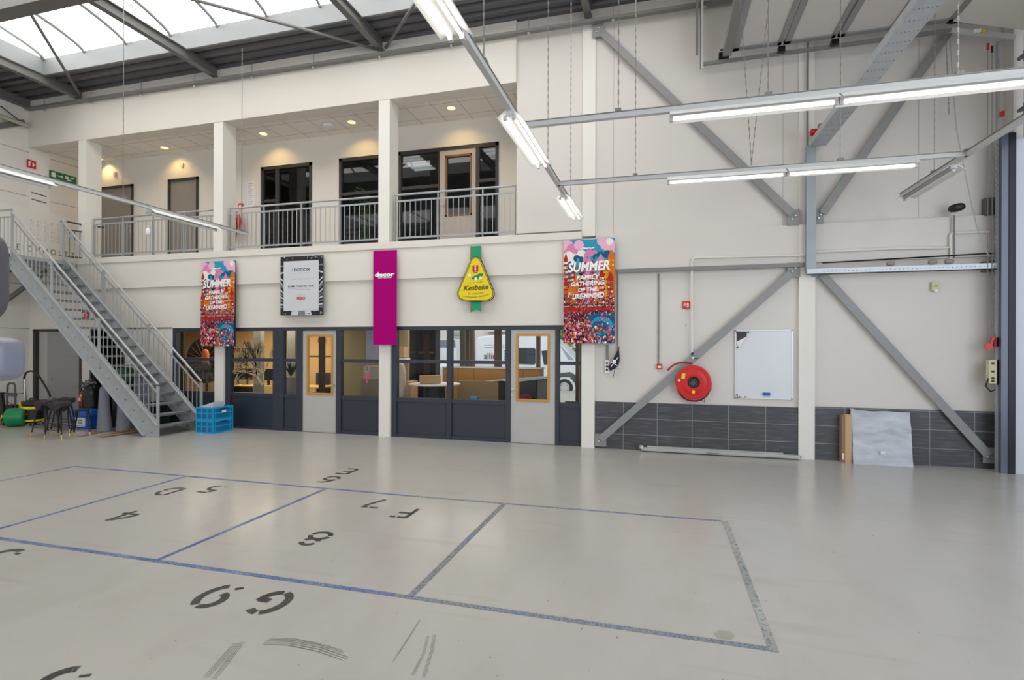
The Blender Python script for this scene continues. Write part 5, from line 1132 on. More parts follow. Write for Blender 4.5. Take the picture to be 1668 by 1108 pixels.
PIPE = mat('white_pipe', (222, 218, 208), 0.45)
tag(MB().tube([tuple(P(a, c, D-0.08)) for a, c in ((1127.5, 574), (1127, 500), (1127, 425), (1129, 421), (1133, 420), (1300, 416), (1320, 415))], 0.018, 8).build('water_pipe', PIPE, smooth=True), 'white water pipe rising from the hose reel and turning right', 'pipe')
tag(MB().tube([tuple(P(a, c, D-0.08)) for a, c in ((1329, 410.5), (1450, 405), (1543, 403.5), (1548, 402), (1548, 384), (1551, 380), (1556, 379.5), (1612, 377.5))], 0.02, 8).build('water_pipe', PIPE, smooth=True), 'white pipe stepping up at the black projector, right side', 'pipe')
tag(MB().tube([tuple(P(a, c, D-0.08)) for a, c in ((1549, 422), (1549, 384))], 0.018, 8).build('short_pipe', PIPE), 'short vertical white pipe beside the camera stand', 'pipe')
t = thing('wall_camera', 'black dome camera on a grey stalk at upper right', 'camera', tuple(P(1555, 420, D-.12)))
p = P(1556, 339.5, D-.16); MB().superell((p.x, D-.2, p.z), .105, .09, .062, .8, 20, 12, X=(.98, 0, .15), Z=(-.15, 0, .98)).build('head', BLACK, t, smooth=True)
MB().tube([tuple(P(1554, 420, D-.1)), tuple(P(1554, 347, D-.1))], 0.014, 8).build('stalk', STEEL, t); MB().obox(tuple(P(1552, 343, D-.16)), tuple(P(1555, 350, D-.1)), .03, .03).build('bracket', WHITE, t)
p = P(1522, 467.5); t = thing('wall_sounder', 'small cream box high on the right wall', 'wall box', (p.x, YW, p.z)); B((p.x-.055, D-.05, p.z-.065), (p.x+.055, D, p.z+.075)).build('case', mat('cream_plastic', (204, 196, 158), 0.5), t, bevel=.01); B((p.x-.02, D-.055, p.z-.08), (p.x+.03, D-.01, p.z-.045)).build('lens', WHITE, t); B((p.x-.025, D-.053, p.z+.0), (p.x+.025, D-.05, p.z+.012)).build('slot', BLACK, t)
# conduits with call point and sockets
CON = mat('grey_conduit', (128, 128, 126), 0.5)
a, c = P(1073, 446, D-.02), P(1074, 593, D-.02); t = thing('alarm_conduit', 'thin grey conduit leading down to the red call point', 'conduit', (a.x, YW, c.z)); MB().tube([(a.x, YW, a.z), (a.x, YW, c.z)], .012, 8).build('pipe', CON, t)
for py in (540, 580): p = P(1074, py); B((a.x-.02, YW-.015, p.z-.006), (a.x+.02, D, p.z+.006)).build('clip', CON, t)
p = P(1074, 597); t = thing('fire_call_point', 'small square red call point under the grey conduit on the white wall', 'call point', (p.x, YW, p.z)); B((p.x-.045, D-.05, p.z-.045), (p.x+.045, D, p.z+.045)).build('box', RED, t, bevel=.005); B((p.x-.028, D-.054, p.z-.025), (p.x+.028, D-.05, p.z+.01)).build('plate', WHITE, t)
a, c = P(1006.5, 446), P(1007, 590); tag(MB().tube([(a.x, YW, a.z), (a.x, YW, c.z)], .01, 8).build('socket_conduit', CON), 'thin grey conduit beside the right poster', 'conduit')
a, c = P(989.5, 562), P(989.5, 588); tag(MB().box((a.x-.02, D-.03, c.z), (a.x+.02, D, a.z)).build('cable_duct', CON), 'short flat grey cable duct below the right poster', 'cable duct')
p = P(989, 597); t = thing('socket_strip', 'white power socket strip behind the dark flag', 'socket', (p.x, YW, p.z)); B((p.x-.035, D-.05, p.z-.125), (p.x+.035, D, p.z+.11)).build('case', WHITE, t, bevel=.005)
for k in range(3): MB().lathe((p.x, D-.05, p.z-.06+k*.06), [(.02, 0), (.02, .005)], (0, -1, 0), 14).build('outlet', BLACK, t)
p = P(1007, 595); tag(B((p.x-.03, D-.045, p.z-.05), (p.x+.03, D, p.z+.04)).build('switch_box', WHITE), 'small white switch box right of the dark flag', 'switch')
t = thing('pirate_flag', 'small dark flag with white skull mark hanging by the sockets', 'flag', tuple(P(1000, 615, D-.07)))
fp = [(1008, 565), (1009.5, 585), (1007.5, 596), (1001, 601), (994, 604.5), (990, 597), (996, 592), (1000, 582), (1004, 575)]
rnd = random.Random(2); mb = MB(); pts = [P(a, c, D-.1) for a, c in fp]
for i, p in enumerate(pts): p.y += .02*math.sin(i*2.1)
mb.prism(pts, (0, .004, 0)); mb.build('cloth', mat('flag_navy', (30, 32, 44), 0.8), t)
mb = MB(); p = P(1001, 589, D-.125); mb.superell((p.x, p.y, p.z), .03, .004, .035, 1, 12, 8); mb.obox(tuple(P(995, 598, D-.125)), tuple(P(1007, 582, D-.125)), .004, .012); mb.obox(tuple(P(996, 590, D-.125)), tuple(P(1006, 596, D-.125)), .004, .012); mb.build('skull_mark', WHITE, t)
MB().tube([tuple(P(1009, 564, D-.08)), tuple(P(998.5, 616, D-.08))], .005, 6).build('stick', BLACK, t)
# whiteboard
a, c = P(1197, 537.5, D-.03), P(1291, 653, D-.03); x0, z0, x1_, z1_ = a.x, c.z+.015, c.x, a.z
t = thing('whiteboard', 'wall mounted whiteboard with aluminium rim', 'whiteboard', ((x0+x1_)/2, YW, z0))
B((x0+.01, D-.022, z0+.01), (x1_-.01, D-.005, z1_-.01)).build('surface', mat('board_white', (216, 218, 222), 0.2), t)
mb = MB()
for b0, b1 in (((x0, z0), (x1_, z0+.014)), ((x0, z1_-.014), (x1_, z1_)), ((x0, z0), (x0+.014, z1_)), ((x1_-.014, z0), (x1_, z1_))): mb.box((b0[0], D-.03, b0[1]), (b1[0], D, b1[1]))
mb.build('rim', CHROME, t)
for xx in (x0, x1_-.022):
    for zz in (z0, z1_-.022): B((xx, D-.034, zz), (xx+.022, D, zz+.022)).build('corner_cap', STEEL, t)
s = lambda px, py, d=.03: P(px, py, D-d)
t = thing('photo_print', 'folded over photo print in the top left corner of the whiteboard', 'print', tuple(s(1208, 553)))
mb = MB(); mb.prism([s(1200, 540), s(1217, 540.5), s(1216, 548), s(1207, 556), s(1200.5, 559)], (0, .002, 0)); mb.build('photo', mat('photo_dark', (46, 30, 46), 0.4, var=0.6, scale=60), t)
mb = MB(); mb.prism([s(1200, 557, .036), s(1216.5, 548, .036), s(1204, 566.5, .04)], (0, .002, 0)); mb.build('folded_back', PAPER, t)
for i, (px, py, m_, lb) in enumerate(((1200.5, 541, BLACK, 'black magnet at the whiteboard top corner'), (1219, 541, BLACK, 'black magnet at the right of the photo print'), (1201, 566, BLACK, 'black magnet below the folded print'), (1200.5, 643.5, BLACK, 'black magnet above the others at the whiteboard bottom'), (1201, 647.5, BLACK, 'black magnet at the whiteboard bottom corner'), (1204.5, 647, mat('magnet_navy', (30, 40, 100), .4), 'navy magnet in the bottom row'), (1208, 647, mat('magnet_paper', (190, 200, 214), .4), 'pale magnet in the bottom row'), (1213.5, 647, mat('magnet_red', (206, 70, 50), .4), 'red magnet in the bottom row'), (1216.5, 647, YEL, 'yellow magnet in the bottom row'))):
    p = s(px, py); tag(MB().lathe((p.x, D-.022, p.z), [(.014, 0), (.014, .012)], (0, -1, 0), 14).build('magnet', m_), lb, 'magnet')
p = s(1248.5, 642); tag(MB().box((p.x-.055, D-.06, p.z-.025), (p.x+.055, D-.022, p.z+.025)).build('board_eraser', mat('eraser_blue', (20, 96, 170), .6), bevel=.006), 'blue board eraser stuck on the whiteboard', 'eraser')
# small wall scars
mb = MB()
for px, py, w_, h_ in ((1117, 530, .006, .05), (1105, 529, .008, .008), (1105, 522, .005, .005), (1103, 579, .007, .007), (1042, 614, .006, .006), (1042, 625, .006, .006), (1157, 652, .008, .006), (1151, 652, .006, .006), (1117, 536, .004, .01)):
    p = P(px, py); mb.box((p.x-w_/2, D-.002, p.z-h_/2), (p.x+w_/2, D, p.z+h_/2))
struct(mb.build('trim_19', mat('scar_grey', (86, 82, 78), .8)))

# ---- leaning boards, floor profile
t = thing('wrapped_board', 'flat panel wrapped in grey bubble film leaning on the tiles', 'wrapped panel', (3.4, 9.7, 0))
xa, xb = P(1388, 750, 9.70).x, P(1484.5, 750, 9.70).x; zt_ = P(1435, 670, 9.8).z
nx, nz_ = 26, 22; rnd = random.Random(4); vs = []
for side in (0, 1):
    for j in range(nz_+1):
        for i in range(nx+1):
            u, v = i/nx, j/nz_; xx = xa+(xb-xa)*u+.003*math.sin(v*9+3)*(u < .05 or u > .95); zz = zt_*v*(1+.004*math.sin(u*17)) if v < 1 else zt_+.005*math.sin(u*13)+(.03 if u < .05 else 0)
            bump = min(1, max(0, v-.25)*4)*(.007*math.sin(u*5+v*17+3*math.sin(u*3.3+v*2))+.004*math.sin(v*37+u*6+2*math.sin(u*7)))
            yb = 9.66+.12*v; vs.append((xx, yb-(.03+bump if side == 0 else -.03), zz))
n1_ = (nx+1)*(nz_+1); fs = []
for side in (0, 1):
    o = side*n1_
    for j in range(nz_):
        for i in range(nx): fs.append((o+j*(nx+1)+i, o+j*(nx+1)+i+1, o+(j+1)*(nx+1)+i+1, o+(j+1)*(nx+1)+i))
for j in range(nz_): fs += [(j*(nx+1), (j+1)*(nx+1), n1_+(j+1)*(nx+1), n1_+j*(nx+1)), (j*(nx+1)+nx, (j+1)*(nx+1)+nx, n1_+(j+1)*(nx+1)+nx, n1_+j*(nx+1)+nx)]
for i in range(nx): fs += [(i, i+1, n1_+i+1, n1_+i), (nz_*(nx+1)+i, nz_*(nx+1)+i+1, n1_+nz_*(nx+1)+i+1, n1_+nz_*(nx+1)+i)]
MB().add(vs, fs).build('film', mat('grey_bubble_film', (178, 180, 188), 0.22, var=0.32, scale=4, bump=0.7, stretch=(1, 1, 3)), t, smooth=True)
p = P(1437, 737, 9.63); B((p.x-.03, 9.6, p.z-.02), (p.x+.03, 9.605, p.z+.02)).build('sticker', PAPER, t)
t = thing('flat_carton', 'narrow brown cardboard carton standing beside the wrapped panel', 'box', (2.92, 9.7, 0))
xc, xd = P(1372, 750, 9.68).x, P(1387.5, 752, 9.68).x; zc_ = P(1379, 676, 9.7).z
B((xc+.04, 9.68, 0), (xd, 9.83, zc_)).build('carton', CARD, t); B((xc, 9.70, 0), (xc+.04, 9.83, zc_-.01)).build('carton_side', mat('carton_shade', (148, 124, 98), .7), t); B((xc+.005, 9.695, .05), (xc+.03, 9.70, .15)).build('label', PAPER, t)
t = thing('aluminium_profiles', 'long pale aluminium profiles lying on the floor along the tiles', 'profile', (.95, 9.72, 0))
AL = mat('pale_aluminium', (176, 176, 172), 0.45, 0.3, var=.08, scale=8, stretch=(.3, 1, 1))
MB().obox((-.34, 9.74, .045), (2.17, 9.74, .045), .09, .06).build('profile', AL, t, bevel=.01); MB().obox((-.24, 9.78, .085), (1.95, 9.78, .08), .06, .025).build('profile', AL, t)
mb = MB(); mb.lathe((-.34, 9.74, .05), [(.045, 0), (.045, .06)], (0, 0, 1), 12); mb.lathe((2.17, 9.74, .03), [(.045, 0), (.045, .04)], (0, 0, 1), 12); mb.build('end_cap', CHROME, t)
B((.75, 9.69, .03), (.95, 9.695, .05)).build('print', STEEL, t)

# ================================================================== FLOOR MARKINGS
TB = worn('blue_tape', ((74, 96, 144), (118, 134, 162)), .66, 55, big=2.5); TG = worn('worn_grey_tape', ((134, 136, 136), (118, 132, 156)), .6, 50, big=2.5)
def tape(lb, a, c, wd, m, z=.0015):
    tag(MB().obox((a[0], a[1], z), (c[0], c[1], z), wd, .001).build('floor_tape', m), lb, 'floor tape')
tape('long blue floor tape nearest the camera, its blue left half', (-9.0, 3.63), (-1.9, 3.60), .052, TB); tape('long floor tape nearest the camera, its worn grey right half', (-1.9, 3.60), (.69, 3.585), .052, TG)
tape('far blue floor tape line, its left half', (-8.6, 6.08), (-3.0, 6.03), .045, TB); tape('far floor tape line, its faded right half', (-3.0, 6.03), (.68, 6.08), .045, TG)
tape('short cross tape at the far left of the tape grid', (-8.6, 6.08), (-8.72, 3.7), .045, TB); tape('cross tape left of the stencilled D', (-6.45, 6.06), (-6.4, 3.62), .045, TB, .0022)
tape('cross tape between the stencilled 5 and 7', (-4.17, 6.03), (-4.17, 3.62), .045, TB, .0022); tape('cross tape right of the stencilled 8', (-1.775, 6.05), (-1.78, 3.6), .055, TG, .0022); tape('worn cross tape at the right end of the grid', (.655, 6.1), (.665, 3.56), .055, worn('faint_grey_tape', ((168, 168, 162), (140, 142, 142)), .7, 30), .0022)
INK = worn('stencil_ink', ((40, 40, 38), (66, 66, 62)), .68, 90)
def arc(cx, cy, rx, ry, a0, a1, n=9): return [(cx+rx*math.cos(math.radians(a0+(a1-a0)*i/n)), cy+ry*math.sin(math.radians(a0+(a1-a0)*i/n))) for i in range(n+1)]
GLY = {
 'G': [arc(.5, .5, .4, .42, 52, 92, 5), arc(.5, .5, .4, .42, 104, 262), arc(.5, .5, .4, .42, 274, 335, 5)+[(.88, .5)], [(.9, .46), (.58, .46)]],
 'D': [[(.15, .05), (.15, .95)], [(.3, .95)]+arc(.4, .5, .45, .44, 80, 8), arc(.4, .5, .45, .44, -6, -80)+[(.3, .05)]],
 'E': [[(.2, .04), (.2, .96)], [(.2, .93), (.85, .93)], [(.2, .5), (.75, .5)], [(.2, .07), (.85, .07)]],
 'F': [[(.2, .04), (.2, .96)], [(.2, .93), (.55, .93)], [(.64, .93), (.9, .93)], [(.2, .52), (.75, .52)]],
 '4': [[(.66, .02), (.66, .98)], [(.55, .9), (.12, .36)], [(.1, .3), (.5, .3)], [(.74, .3), (.92, .3)]],
 '5': [[(.82, .93), (.3, .93)], [(.26, .86), (.22, .56)], arc(.46, .34, .36, .28, 110, -75), arc(.46, .32, .34, .28, 218, 205, 2)],
 '6': [arc(.75, .62, .1, .28, 60, 100, 2), [(.62, .95), (.35, .78), (.16, .45)], arc(.5, .3, .35, .26, 172, 350), arc(.5, .32, .35, .26, 10, 150)],
 '7': [[(.1, .92), (.5, .92)], [(.6, .92), (.88, .92)], [(.84, .84), (.4, .03)]],
 '8': [arc(.5, .74, .28, .21, 20, 160), arc(.5, .74, .28, .21, 200, 340), arc(.5, .28, .36, .25, 70, 10), arc(.5, .28, .36, .25, 172, 110), arc(.5, .28, .36, .25, 190, 350)],
 '9': [arc(.42, .5, .44, .46, 62, -70), arc(.44, .66, .32, .28, 78, 262), [(.16, .14), (.24, .06)]],
 '3': [arc(.48, .73, .33, .22, 160, -80), arc(.48, .28, .36, .24, 80, -120), arc(.3, .2, .12, .1, 200, 150, 2)]}
def stencil(ch, x, y, lb, w_=.27, h_=.36, th=.05):
    mb = MB()
    for si, st in enumerate(GLY[ch]):
        pts = [Vector((x-(u-.5)*w_, y-(v-.5)*h_, .002+.0004*si)) for u, v in st]; L, R_ = [], []
        for i, p in enumerate(pts):
            d = (pts[min(i+1, len(pts)-1)]-pts[max(i-1, 0)]).normalized(); n = Vector((-d.y, d.x, 0))*th/2; L.append(p+n); R_.append(p-n)
        k = len(pts); mb.add(L+R_, [(i, i+1, k+i+1, k+i) for i in range(k-1)])
    tag(mb.build('stencilled_character', INK), lb, 'floor stencil')
for ch, px, py, lb in (('D', 275, 800.5, 'black stencilled letter D on the floor'), ('5', 347, 797, 'black stencilled 5 beside the letter D'), ('4', 203, 841, 'black stencilled 4 left on the floor'), ('E', 566, 768, 'black stencilled letter E nearest the glazing'), ('6', 536, 781.5, 'black stencilled 6 under the letter E'), ('7', 613, 820.5, 'black stencilled 7 beside the letter F'), ('F', 660, 835.5, 'black stencilled letter F on the floor'), ('8', 514, 877.5, 'black stencilled 8 in the middle cell'), ('9', 351, 971, 'black stencilled 9 beside the letter G in front'), ('G', 441, 981.5, 'large black stencilled letter G in front'), ('3', -6, 908, 'black stencilled figure cut by the left edge'), ('5', 82, 1118, 'black stencilled figure cut by the bottom edge')):
    p = PZ(px, py); stencil(ch, p.x, p.y, lb, th=.06 if py > 900 else .048)
SC = worn('scuff', ((96, 90, 78), (124, 118, 106)), .6, 50)
def scuff(lb, pts, wd):
    mb = MB(); base = pts
    for q_ in (-1, 0, 1):
        pts = [PZ(*p, .0012) for p in base]; L, R_ = [], []
        for i, p in enumerate(pts):
            d = (pts[min(i+1, len(pts)-1)]-pts[max(i-1, 0)]).normalized(); n0 = Vector((-d.y, d.x, 0)); n = n0*wd/6*(0.3+0.7*math.sin(PI*(i+.5)/len(pts))); o_ = n0*wd*.75*q_; L.append(p+n+o_); R_.append(p-n+o_)
        k = len(pts); mb.add(L+R_, [(i, i+1, k+i+1, k+i) for i in range(k-1)])
    tag(mb.build('scuff_mark', SC), lb, 'scuff mark')
scuff('dark curved tyre scuff at the bottom, right of the stencilled G', [(430, 1047), (470, 1048), (520, 1058), (565, 1074)], .026); scuff('second thin scuff above the dark curved tyre scuff', [(438, 1041), (480, 1042), (525, 1051), (560, 1063)], .014)
scuff('left scuff streak at the bottom edge', [(384, 1048), (365, 1070), (335, 1104)], .018); scuff('scuff streak just right of the left one at the bottom edge', [(395, 1046), (375, 1072), (348, 1107)], .016)
scuff('upright scuff streak at the bottom, longest right one', [(708, 1034), (703, 1060), (690, 1104)], .011); scuff('upright scuff streak at the bottom, left of the longest', [(697, 1036), (690, 1065), (672, 1100)], .009); scuff('faint long scuff near the bottom centre', [(684, 1010), (665, 1040), (640, 1078)], .006)
p = [PZ(a, c, .0012) for a, c in ((1162, 1032), (1172, 1027), (1190, 1029), (1197, 1036), (1190, 1042), (1170, 1040))]
tag(MB().poly(p).build('floor_patch', worn('patch_paint', ((158, 154, 140), (150, 148, 136)), .9, 20)), 'small greyish patch inside the right end of the tape grid', 'floor patch')

# ================================================================== LOOSE THINGS at left
# folding crates
CB = mat('crate_blue', (28, 156, 204), 0.45); CBD = mat('crate_blue_inner', (16, 108, 160), 0.5)
def crate(lb, z0, sticker):
    x0, x1, y0, y1, h = -9.42, -8.98, 9.07, 9.62, .275
    t = thing('folding_crate', lb, 'crate', (-9.2, 9.3, z0), 'blue folding crates by the stairs')
    mb = MB(); k = .012
    mb.box((x0+k, y0+k, z0+.005), (x1-k, y1-k, z0+.02))
    for a, c in (((x0+k, y0+k), (x1-k, y0+2*k)), ((x0+k, y1-2*k), (x1-k, y1-k)), ((x0+k, y0+k), (x0+2*k, y1-k)), ((x1-2*k, y0+k), (x1-k, y1-k))): mb.box((a[0], a[1], z0), (c[0], c[1], z0+h-.01))
    mb.build('wall', CBD, t)
    mb = MB()
    for z, hh in ((z0, .03), (z0+h*.5, .02), (z0+h-.035, .035)):
        mb.box((x0, y0, z), (x1, y0+k, z+hh)); mb.box((x0, y1-k, z), (x1, y1, z+hh)); mb.box((x0, y0, z), (x0+k, y1, z+hh)); mb.box((x1-k, y0, z), (x1, y1, z+hh))
    for i in range(4):
        xx = x0+(x1-x0-.02)*i/3; mb.box((xx, y0-.002, z0+.001), (xx+.02, y0+k+.001, z0+h-.001)); mb.box((xx, y1-k-.001, z0+.001), (xx+.02, y1+.002, z0+h-.001))
    for yy in (y0, y0+.06, y1-.08, y1-.02): mb.box((x1-k-.001, yy+.001, z0+.001), (x1+.002, yy+.021, z0+h-.001)); mb.box((x0-.002, yy+.001, z0+.001), (x0+k+.001, yy+.021, z0+h-.001))
    mb.build('ribs', CB, t)
    B((x1+.001, y0+.17, z0+h-.055), (x1+.003, y1-.17, z0+h-.03)).build('hand_hole', mat('hole_dark', (16, 40, 64), .7), t)
    if sticker: B((x1, y0+.24, z0+h-.13), (x1+.004, y0+.35, z0+h-.08)).build('label', PAPER, t)
crate('blue folding crate standing on the floor, lower one', 0, False); crate('blue folding crate stacked on top, with a white label', .277, True)
t = thing('clear_tray', 'milky clear plastic tray tilted in the upper blue crate', 'tray', (-9.2, 9.3, .5))
mb = MB(); a = Vector((-9.38, 9.12, .555)); e = Vector((-9.02, 9.12, .66)); mb.prism([a, e, e+Vector((-.01, 0, -.12)), a+Vector((.02, 0, -.06))], (0, .3, 0)); mb.build('tray', mat('milky_plastic', (186, 196, 204), .3), t)
for k in range(6): MB().obox(a+(e-a)*(k+.5)/6+Vector((0, -.004, -.01)), a+(e-a)*(k+.5)/6+Vector((0, -.004, -.06)), .006, .006, up=(0, 1, 0)).build('rib', WHITE, t)
# blue storage box
t = thing('storage_box', 'blue lidded storage box with a white paper label under the stairs', 'box', (-11.75, 8.95, 0)); BL = mat('box_blue', (18, 92, 196), .4)
xa, xb = PX(117, 8.8), PX(149, 8.8); ya = 8.8
MB().prism([(xa+.03, ya, 0), (xb-.03, ya, 0), (xb, ya, .34), (xa, ya, .34)], (0, .28, 0)).build('tub', BL, t, bevel=.01); B((xa-.03, ya-.03, .30), (xb+.03, ya+.31, .42)).build('lid', mat('lid_blue', (26, 104, 210), .4), t, bevel=.012)
B((xa+.1, ya-.006, .05), (xa+.4, ya, .25)).build('label', PAPER, t)
mb = MB(); 
for k in range(2): mb.box((xa+.2, ya-.008, .13+k*.05), (xa+.32, ya-.006, .145+k*.05))
mb.build('label_print', BLACK, t)
# grey cones under the stairs
GC = mat('grey_felt', (132, 136, 146), .75, var=.05)
def cone(lb, px, Y, h=.98, s=1):
    x = PX(px, Y); t = thing('felt_cone', lb, 'cone', (x, Y, 0), 'grey round topped cones under the stairs')
    MB().lathe((x, Y, 0), [(.135*s, 0), (.135*s, .02), (.125*s, .2*h), (.102*s, .6*h), (.085*s, .9*h), (.072*s, .955*h), (.045*s, .99*h), (.01, h)], (0, 0, 1), 28).build('shell', GC, t, smooth=True)
    MB().lathe((x, Y, 0), [(.14*s, 0), (.14*s, .015)], (0, 0, 1), 28).build('base_ring', mat('cone_base', (110, 114, 124), .7), t)
cone('grey round topped cone beside the blue storage box', 170, 8.72); cone('grey round topped cone partly behind the stair stringer', 201, 8.9); cone('grey cone deeper under the stairs, behind the lower steps', 226, 9.3, 1.15); cone('grey cone furthest under the stairs behind the steps', 236, 9.42, 1.25)
t = thing('plank_pile', 'loose brown boards lying under the stairs', 'boards', (-11.1, 8.8, 0)); BR = mat('raw_board', (150, 118, 90), .7, var=.15, scale=4)
for i, (a, c, z) in enumerate((((131, 712), (172, 702), .008), ((160, 712), (206, 703), .008), ((165, 713), (236, 702), .02), ((185, 708), (232, 700), .034))):
    p0, p1 = PZ(*a), PZ(*c); MB().obox((p0.x, p0.y, z), (p1.x, p1.y, z), .14, .012).build('board', BR, t)
t = thing('dark_furniture_stack', 'black wrapped goods stacked in the dark under the stairs', 'stack', (-10.9, 9.2, 0)); BK = mat('black_wrap', (24, 26, 26), .5, var=.4, scale=6)
for a, c, Y, z0_, z1_2 in ((182, 191, 9.2, 0, .95), (211, 224, 9.25, 0, .8), (243, 275, 9.6, 0, .55)):
    B((PX(a, Y), Y, z0_), (PX(c, Y), Y+.25, z1_2)).build('bundle', BK, t, bevel=.03)
t = thing('green_bag', 'dark green plastic goods seen through the stair balusters', 'bag', (-11.0, 9.55, 0)); MB().superell((PX(205, 9.6), 9.6, 1.12), .22, .12, .22, .6, 16, 10).build('bag', mat('dark_green', (14, 74, 44), .5), t, smooth=True); B((PX(197, 9.6), 9.5, 0), (PX(214, 9.6), 9.72, .92)).build('stand', BK, t)
MB().superell((PX(235, 9.6), 9.62, .98), .13, .1, .08, .6, 14, 8).build('roll', mat('dark_green', (14, 74, 44), .5), t)
tag(B((PX(258, 9.75), 9.72, 1.02), (PX(265, 9.75), D, 1.12)).build('green_pot', mat('bright_green', (0, 130, 96), .5)), 'small bright green container behind the far stair rail', 'container')
# fire extinguisher and refuse bag
t = thing('fire_extinguisher', 'red fire extinguisher hanging beside the grained grey door', 'extinguisher', (PX(133.5, 9.7), 9.72, .5)); x = PX(134, 9.72); zb0 = P(134, 661, 9.72).z
MB().lathe((x, 9.74, zb0), [(.07, 0), (.075, .02), (.075, .26), (.05, .32), (.02, .35)], (0, 0, 1), 20).build('cylinder', RED, t, smooth=True)
MB().tube([(x, 9.74, zb0+.35), (x-.02, 9.72, zb0+.4), (x+.05, 9.7, zb0+.44)], .012, 6).build('valve', BLACK, t); B((x-.03, 9.66, zb0+.12), (x+.03, 9.665, zb0+.2)).build('label', WHITE, t); B((x+.02, 9.66, zb0+.22), (x+.06, 9.665, zb0+.28)).build('yellow_tag', YEL, t)
MB().tube([(x+.04, 9.7, zb0+.38), (x+.1, 9.7, zb0+.25), (x+.085, 9.7, zb0+.05)], .01, 6).build('hose', BLACK, t)
t = thing('refuse_sack', 'black refuse sack with crumpled top behind the blue box', 'sack', (PX(150, 9.4), 9.4, 0))
mb = MB(); mb.superell((PX(150, 9.4), 9.4, .48), .17, .15, .48, .6, 20, 14)
for v in mb.v: v.x += .015*math.sin(v.z*30+v.y*20)
mb.build('sack', mat('sack_black', (18, 18, 20), .3, bump=.6, scale=10), t, smooth=True)
mb = MB(); rnd = random.Random(8)
for i in range(40):
    c0 = Vector((PX(150, 9.4)+rnd.gauss(0, .1), 9.3+rnd.gauss(0, .05), .93+rnd.gauss(0, .05))); u = Vector((rnd.uniform(-1, 1), rnd.uniform(-1, 1), rnd.uniform(-.5, .5))).normalized()*.05; v = u.orthogonal()*.5; mb.add([c0-u, c0+v, c0+u, c0-v], [(0, 1, 2, 3)])
mb.build('crumpled_top', mat('crumpled_silver', (120, 122, 124), .4), t)
# bar stools
def stool(lb, x, y, rot, seat, h=.66, grp='black bar stools by the stairs'):
    t = thing('bar_stool', lb, 'stool', (x, y, 0), grp); feet = []
    for k in range(4):
        a = rot+PI/4+k*PI/2; f = Vector((x+.24*math.cos(a), y+.24*math.sin(a), 0)); tp = Vector((x+.12*math.cos(a), y+.12*math.sin(a), h)); feet.append((f, tp))
        kn = f+(tp-f)*.14; lg = MB().tube([kn, tp], [.011, .017], 10).build('leg', BLACKM, t, smooth=True); MB().tube([f, kn], [.009, .0115], 10).build('brass_tip', GOLD, lg, smooth=True)
    mb = MB()
    for fr in (.28, .36):
        pp = [f+(tp-f)*fr for f, tp in feet]
        for k in range(4): mb.tube([pp[k], pp[(k+1) % 4]], .005, 6)
    mb.build('foot_ring', BLACKM, t)
    pp = [tp for f, tp in feet]; mb = MB()
    for k in range(4): mb.obox(pp[k], pp[(k+1) % 4], .02, .02)
    mb.build('seat_frame', BLACKM, t)
    if seat:
        mb = MB(); mb.superell((x, y, h+.03), .175, .16, .035, .5, 40, 12)
        for v in mb.v:
            th = math.atan2(v.y-y, v.x-x)
            if v.z < h+.03: v.z -= .10*max(0, math.sin(2*th+x*9))**2+.03*abs(math.sin(7*th))+.01
            else: v.z += .012*math.sin(9*v.x*3+5*v.y*4)
        mb.build('seat', mat('draped_fabric', (54, 48, 50), .9, var=.3, scale=30), t, smooth=True)
stool('black bar stool under the dark cloth, nearer the camera', PX(98, 7.8), 7.8, .3, True); stool('black bar stool with cloth covered seat, left of the others', PX(76, 7.95), 7.95, .1, True); stool('black bar stool under the dark cloth, at the back', PX(104, 8.4), 8.4, .6, True)
stool('low black stool frame without a seat before the blue box', PX(134, 8.25), 8.25, .75, False, .5)
# vacuum cleaner
x, y = PX(54, 8.95), 8.95; t = thing('wet_vacuum', 'black and yellow workshop vacuum cleaner', 'vacuum cleaner', (x, y, 0)); VY_ = mat('vacuum_yellow', (228, 204, 22), .4)
MB().lathe((x, y, .06), [(.15, 0), (.2, .04), (.2, .22), (.19, .34)], (0, 0, 1), 28).build('tank', BLACK, t, smooth=True)
MB().lathe((x, y, .37), [(.2, 0), (.22, .02), (.215, .07)], (0, 0, 1), 28).build('yellow_band', VY_, t, smooth=True); MB().superell((x, y, .5), .21, .2, .08, .7, 24, 12).build('motor_head', BLACK, t, smooth=True)
MB().obox((x-.15, y-.16, .42), (x-.1, y-.19, .52), .05, .08).build('latch', VY_, t); MB().tube([(x-.12, y, .56), (x-.08, y, .61), (x+.08, y, .61), (x+.12, y, .56)], .015, 8).build('carry_handle', BLACK, t)
MB().lathe((x, y, .1), [(.22, 0), (.22, .04)], (0, 0, 1), 28).build('lower_band', VY_, t); B((x+.02, y-.215, .26), (x+.16, y-.2, .3)).build('red_label', RED, t)
for k in range(4):
    a = PI/4+k*PI/2; MB().lathe((x+.19*math.cos(a), y+.19*math.sin(a), .03), [(.03, -.015), (.03, .015)], (math.sin(a), -math.cos(a), 0), 12).build('castor', BLACK, t)
MB().tube([tuple(P(a, c, 8.9)) for a, c in ((42, 656), (39.5, 630), (39.5, 615), (42, 607.5), (48, 604.5), (56, 605.5), (63, 612), (70, 623), (76, 633), (82, 646))], .021, 10).build('hose', BLACK, t, smooth=True); MB().tube([tuple(P(41, 655, 8.88)), tuple(P(39.5, 618, 8.88))], .013, 8).build('chrome_tube', CHROME, t)
